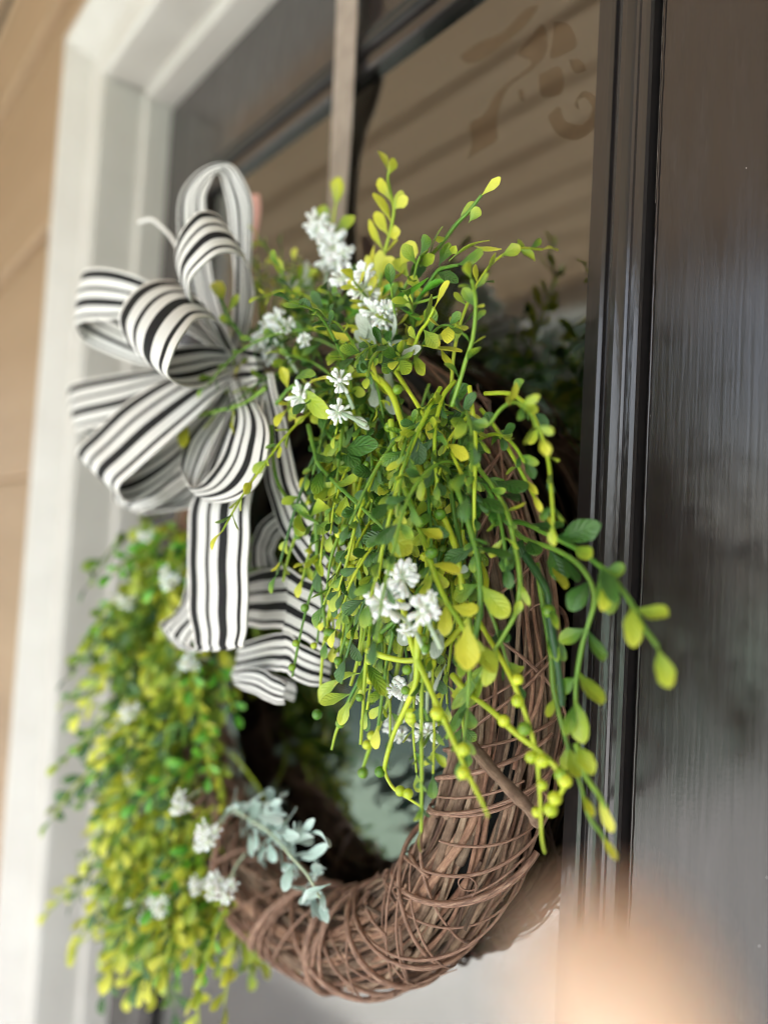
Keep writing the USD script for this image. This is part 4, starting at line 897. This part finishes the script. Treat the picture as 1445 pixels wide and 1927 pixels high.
# dark short sprays behind, rising from the top of the ring
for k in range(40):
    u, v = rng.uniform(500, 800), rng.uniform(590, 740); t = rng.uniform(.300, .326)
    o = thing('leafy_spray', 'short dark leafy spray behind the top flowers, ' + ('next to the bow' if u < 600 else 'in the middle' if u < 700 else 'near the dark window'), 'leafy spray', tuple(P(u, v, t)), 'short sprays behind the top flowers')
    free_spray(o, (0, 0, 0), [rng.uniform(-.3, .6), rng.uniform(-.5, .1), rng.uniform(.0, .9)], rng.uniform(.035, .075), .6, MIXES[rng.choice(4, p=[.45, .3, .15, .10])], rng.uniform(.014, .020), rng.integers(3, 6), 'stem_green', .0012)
for k in range(10):
    u, v = rng.uniform(480, 600), rng.uniform(480, 600); t = rng.uniform(.312, .328)
    o = thing('leafy_spray', 'faint yellow green sprig out of focus between the bow and the white spike', 'leafy spray', tuple(P(u, v + 60, t)), 'faint sprigs beside the bow')
    free_spray(o, (0, 0, 0), [rng.uniform(-.3, .3), rng.uniform(-.2, .2), 1], rng.uniform(.05, .10), .2, MIXES[3], .014, 3, 'stem_green', .0011)

# the lower left clump: eight shapes of spray, repeated and turned
protos = []
for k in range(10):
    a0 = math.radians(rng.uniform(150, 225))
    o = thing('drooping_spray', None, 'drooping spray', (0, 0, 0))
    ws = [{D_: 5, M_: 3}, {D_: 3, M_: 4, L_: 1}, {M_: 4, L_: 3}, {G_: 4, M_: 2}, {L_: 3, Y_: 4}, {D_: 4, M_: 4, S_: 1}, {Y_: 4, L_: 2}, {M_: 5, D_: 2}, {S_: 3, FR: 1, M_: 1}, {M_: 3, G_: 2, L_: 2}][k]
    free_spray(o, (0, 0, 0), [rng.uniform(-.3, .2), -.5, .2], rng.uniform(.075, .11), rng.uniform(1.1, 1.9), ws, rng.uniform(.018, .024), rng.integers(5, 8), pick({'stem_green': 3, 'stem_lime': 2}))
    cat_of[o.GetPath()] = 'drooping spray'; protos.append(o)
fp = thing('white_flower_sprig', None, 'flower sprig', (0, 0, 0)); cat_of[fp.GetPath()] = 'flower sprig'
put = catmull([(0, 0, 0), (0, -.02, -.005), (.003, -.045, -.02)], 14); V, fs, U = tube(put, .0014, 6); obj('stem', (V, fs), 'stem_silver', fp, smooth=True, uv=U, local=True)
for c0, r0 in (((.003, -.047, -.021), .013), ((-.008, -.04, -.01), .011), ((.009, -.036, -.016), .010)):
    floret(fp, np.array(c0), np.array([.3, -1, .2]), r0, 13, local=True)
LL = 'green and yellow spray drooping in the blurred lower left greenery'
moved = set()


def place(src, name, loc, rot, sc, label, group):
    if src.GetPath() not in moved:
        moved.add(src.GetPath()); src.ClearXformOpOrder(); src.AddTranslateOp().Set(Gf.Vec3d(*map(float, loc))); src.AddRotateXYZOp().Set(Gf.Vec3f(*map(float, rot))); src.AddScaleOp().Set(Gf.Vec3f(sc, sc, sc))
        tag(src, label, None, group); return src
    return clone(src, name, loc, rot, sc, label, group)


order = []
LLP = {0: 'dark green', 1: 'green', 2: 'pale green', 3: 'grass green', 4: 'yellow', 5: 'dark', 6: 'bright yellow', 7: 'mid green', 8: 'silvery', 9: 'fresh green'}
for k in range(260):
    # scatter over the left side of the ring, spilling forward and down
    v = rng.uniform(970, 1690); f = (v - 960) / 780
    u0, u1 = np.interp(f, [0, .3, .6, 1], [295, 272, 262, 285]), np.interp(f, [0, .3, .6, 1], [400, 402, 420, 465])
    g = rng.random(); u = u0 + (u1 - u0) * g
    t = np.interp(g, [0, 1], [.345, .378]) - rng.uniform(0, .025)
    b = P(u, v, t)
    pr = int(rng.choice(10, p=[.06, .12, .20, .15, .12, .05, .08, .10, .03, .09] if v < 1450 else [.05, .08, .20, .06, .22, .04, .20, .07, .02, .06]))
    zone = 'just under the bow' if v < 1200 else 'halfway down' if v < 1500 else 'at the hanging end'
    place(protos[pr], 'drooping_spray', b, (rng.uniform(-25, 25), rng.uniform(-30, 30), rng.uniform(-20, 85)), rng.uniform(.9, 1.2), LLP[pr] + ' blurred spray ' + zone + ' of the lower left greenery', 'drooping sprays in the lower left greenery')
for k in range(20):
    v = rng.uniform(990, 1750); f = (v - 960) / 780
    u = np.interp(f, [0, .3, .6, 1], [255, 200, 190, 250]) + rng.uniform(0, 1) ** 1.3 * 240
    zone = 'just under the bow' if v < 1200 else 'halfway down' if v < 1500 else 'at the hanging end'
    place(fp, 'white_flower_sprig', P(u, v, rng.uniform(.295, .315)), (rng.uniform(-30, 30), rng.uniform(-40, 40), rng.uniform(-10, 60)), rng.uniform(.45, .7), 'small white flower sprig ' + zone + ' of the blurred lower left greenery', 'white flower sprigs in the lower left greenery')

# ------------------------------------------------------------------ what the glass mirrors: trees beyond the porch
def tree(name, label, x, y, h, r, seed):
    g = np.random.default_rng(seed)
    o = thing(name, label, 'tree', (x, y, -.22), 'trees mirrored in the door glass')
    put_tube('trunk', catmull([(x, y, -.3), (x + .1, y, h * .3), (x - .05, y + .1, h * .7)], 12), np.linspace(.16, .06, 12), 'trunk_bark', o, 8)
    n = 5200; d = g.normal(0, 1, (n, 3)); d /= np.linalg.norm(d, axis=1, keepdims=True)
    lump = np.array([1 + .25 * math.sin(3 * q[0] + seed) + .2 * math.sin(5 * q[2] + 2 * q[1])for q in d])
    c = np.array([x, y, h * .56]) + d * (g.uniform(.35, 1, n) ** .6 * lump)[:, None] * [r, r, h * .48]
    a = g.normal(0, 1, (n, 3)); a /= np.linalg.norm(a, axis=1, keepdims=True); b = np.cross(a, d); s = g.uniform(.10, .2, n)[:, None]
    V = np.stack([c - a * s, c + b * s * .5, c + a * s, c - b * s * .5], 1).reshape(-1, 3)
    k = np.arange(n)[:, None] * 4
    Fc = np.vstack([k + [0, 1, 2], k + [0, 2, 3]])
    obj('crown', (V, Fc), 'hedge_leaves', o)


tree_spots = [(-6.4, -7.2, 5.6, 2.2), (-9.4, -6.6, 5.8, 2.4), (-12.8, -7.5, 6.6, 2.7), (-8.0, -10.5, 7.2, 2.9), (-16.5, -6.5, 6.8, 2.8), (-11.5, -11.5, 8, 3.2)]
tree_names = ['nearest the front walk', 'left of the nearest one', 'farther along the porch', 'behind the nearest pair', 'farthest to the left', 'tallest and farthest back']
for i, (x, y, h, r) in enumerate(tree_spots):
    tree('garden_tree', 'dark leafy tree mirrored in the door glass, ' + tree_names[i], x, y, h, r, i + 3)

# ------------------------------------------------------------------ the photographer's hand: a fingertip hangs into the picture, far out of focus
def at(u, v, d): return CAM + ray(u, v) * d


def capsule(a, ra, b, rb):
    s = []
    for c, r in ((a, ra), (b, rb)):
        s.append(trimesh.creation.icosphere(subdivisions=2, radius=r).apply_translation(c).vertices)
    return m3.Manifold.hull_points(np.vstack(s))


hand = thing('person', 'hand of person holding the camera, blurred fingertip in the lower right corner', 'person', tuple(at(1180, 1960, .075)))
fing = [[(1150, 1862, .070, .0086), (1330, 2240, .082, .0086), (1560, 2700, .100, .009), (1750, 3300, .125, .0105)],
        [(1560, 2480, .074, .0076), (1760, 2760, .088, .0084), (1900, 3050, .105, .0092), (2000, 3500, .130, .0105)],
        [(1800, 2680, .078, .0074), (2000, 2920, .092, .0082), (2120, 3220, .108, .009), (2200, 3650, .132, .010)],
        [(2050, 2900, .085, .0066), (2200, 3100, .096, .0072), (2300, 3380, .110, .008), (2360, 3750, .132, .0092)],
        [(1250, 3300, .095, .0090), (1400, 3500, .110, .0098), (1650, 3800, .128, .0115), (2000, 4100, .150, .014)]]
parts_ = []
for f_ in fing:
    for a, b in zip(f_[:-1], f_[1:]): parts_.append(capsule(at(*a[:3]), a[3], at(*b[:3]), b[3]))
palm = m3.Manifold.hull_points(np.vstack([trimesh.creation.icosphere(subdivisions=1, radius=.012).apply_translation(at(*q)).vertices for q in ((1750, 3300, .125), (2360, 3750, .132), (2000, 4100, .155), (2500, 4300, .175), (2200, 4500, .18))]))
wrist = capsule(at(2350, 4400, .178), .026, at(2900, 5200, .26), .027)
body = m3.Manifold.batch_boolean(parts_ + [palm, wrist], m3.OpType.Add).refine_to_length(.004)
mm = body.to_mesh(); hm = trimesh.Trimesh(mm.vert_properties[:, :3], mm.tri_verts)
trimesh.smoothing.filter_taubin(hm, iterations=12)
obj('hand', hm, 'skin', hand, smooth=True)
stage.GetPrimAtPath('/World')
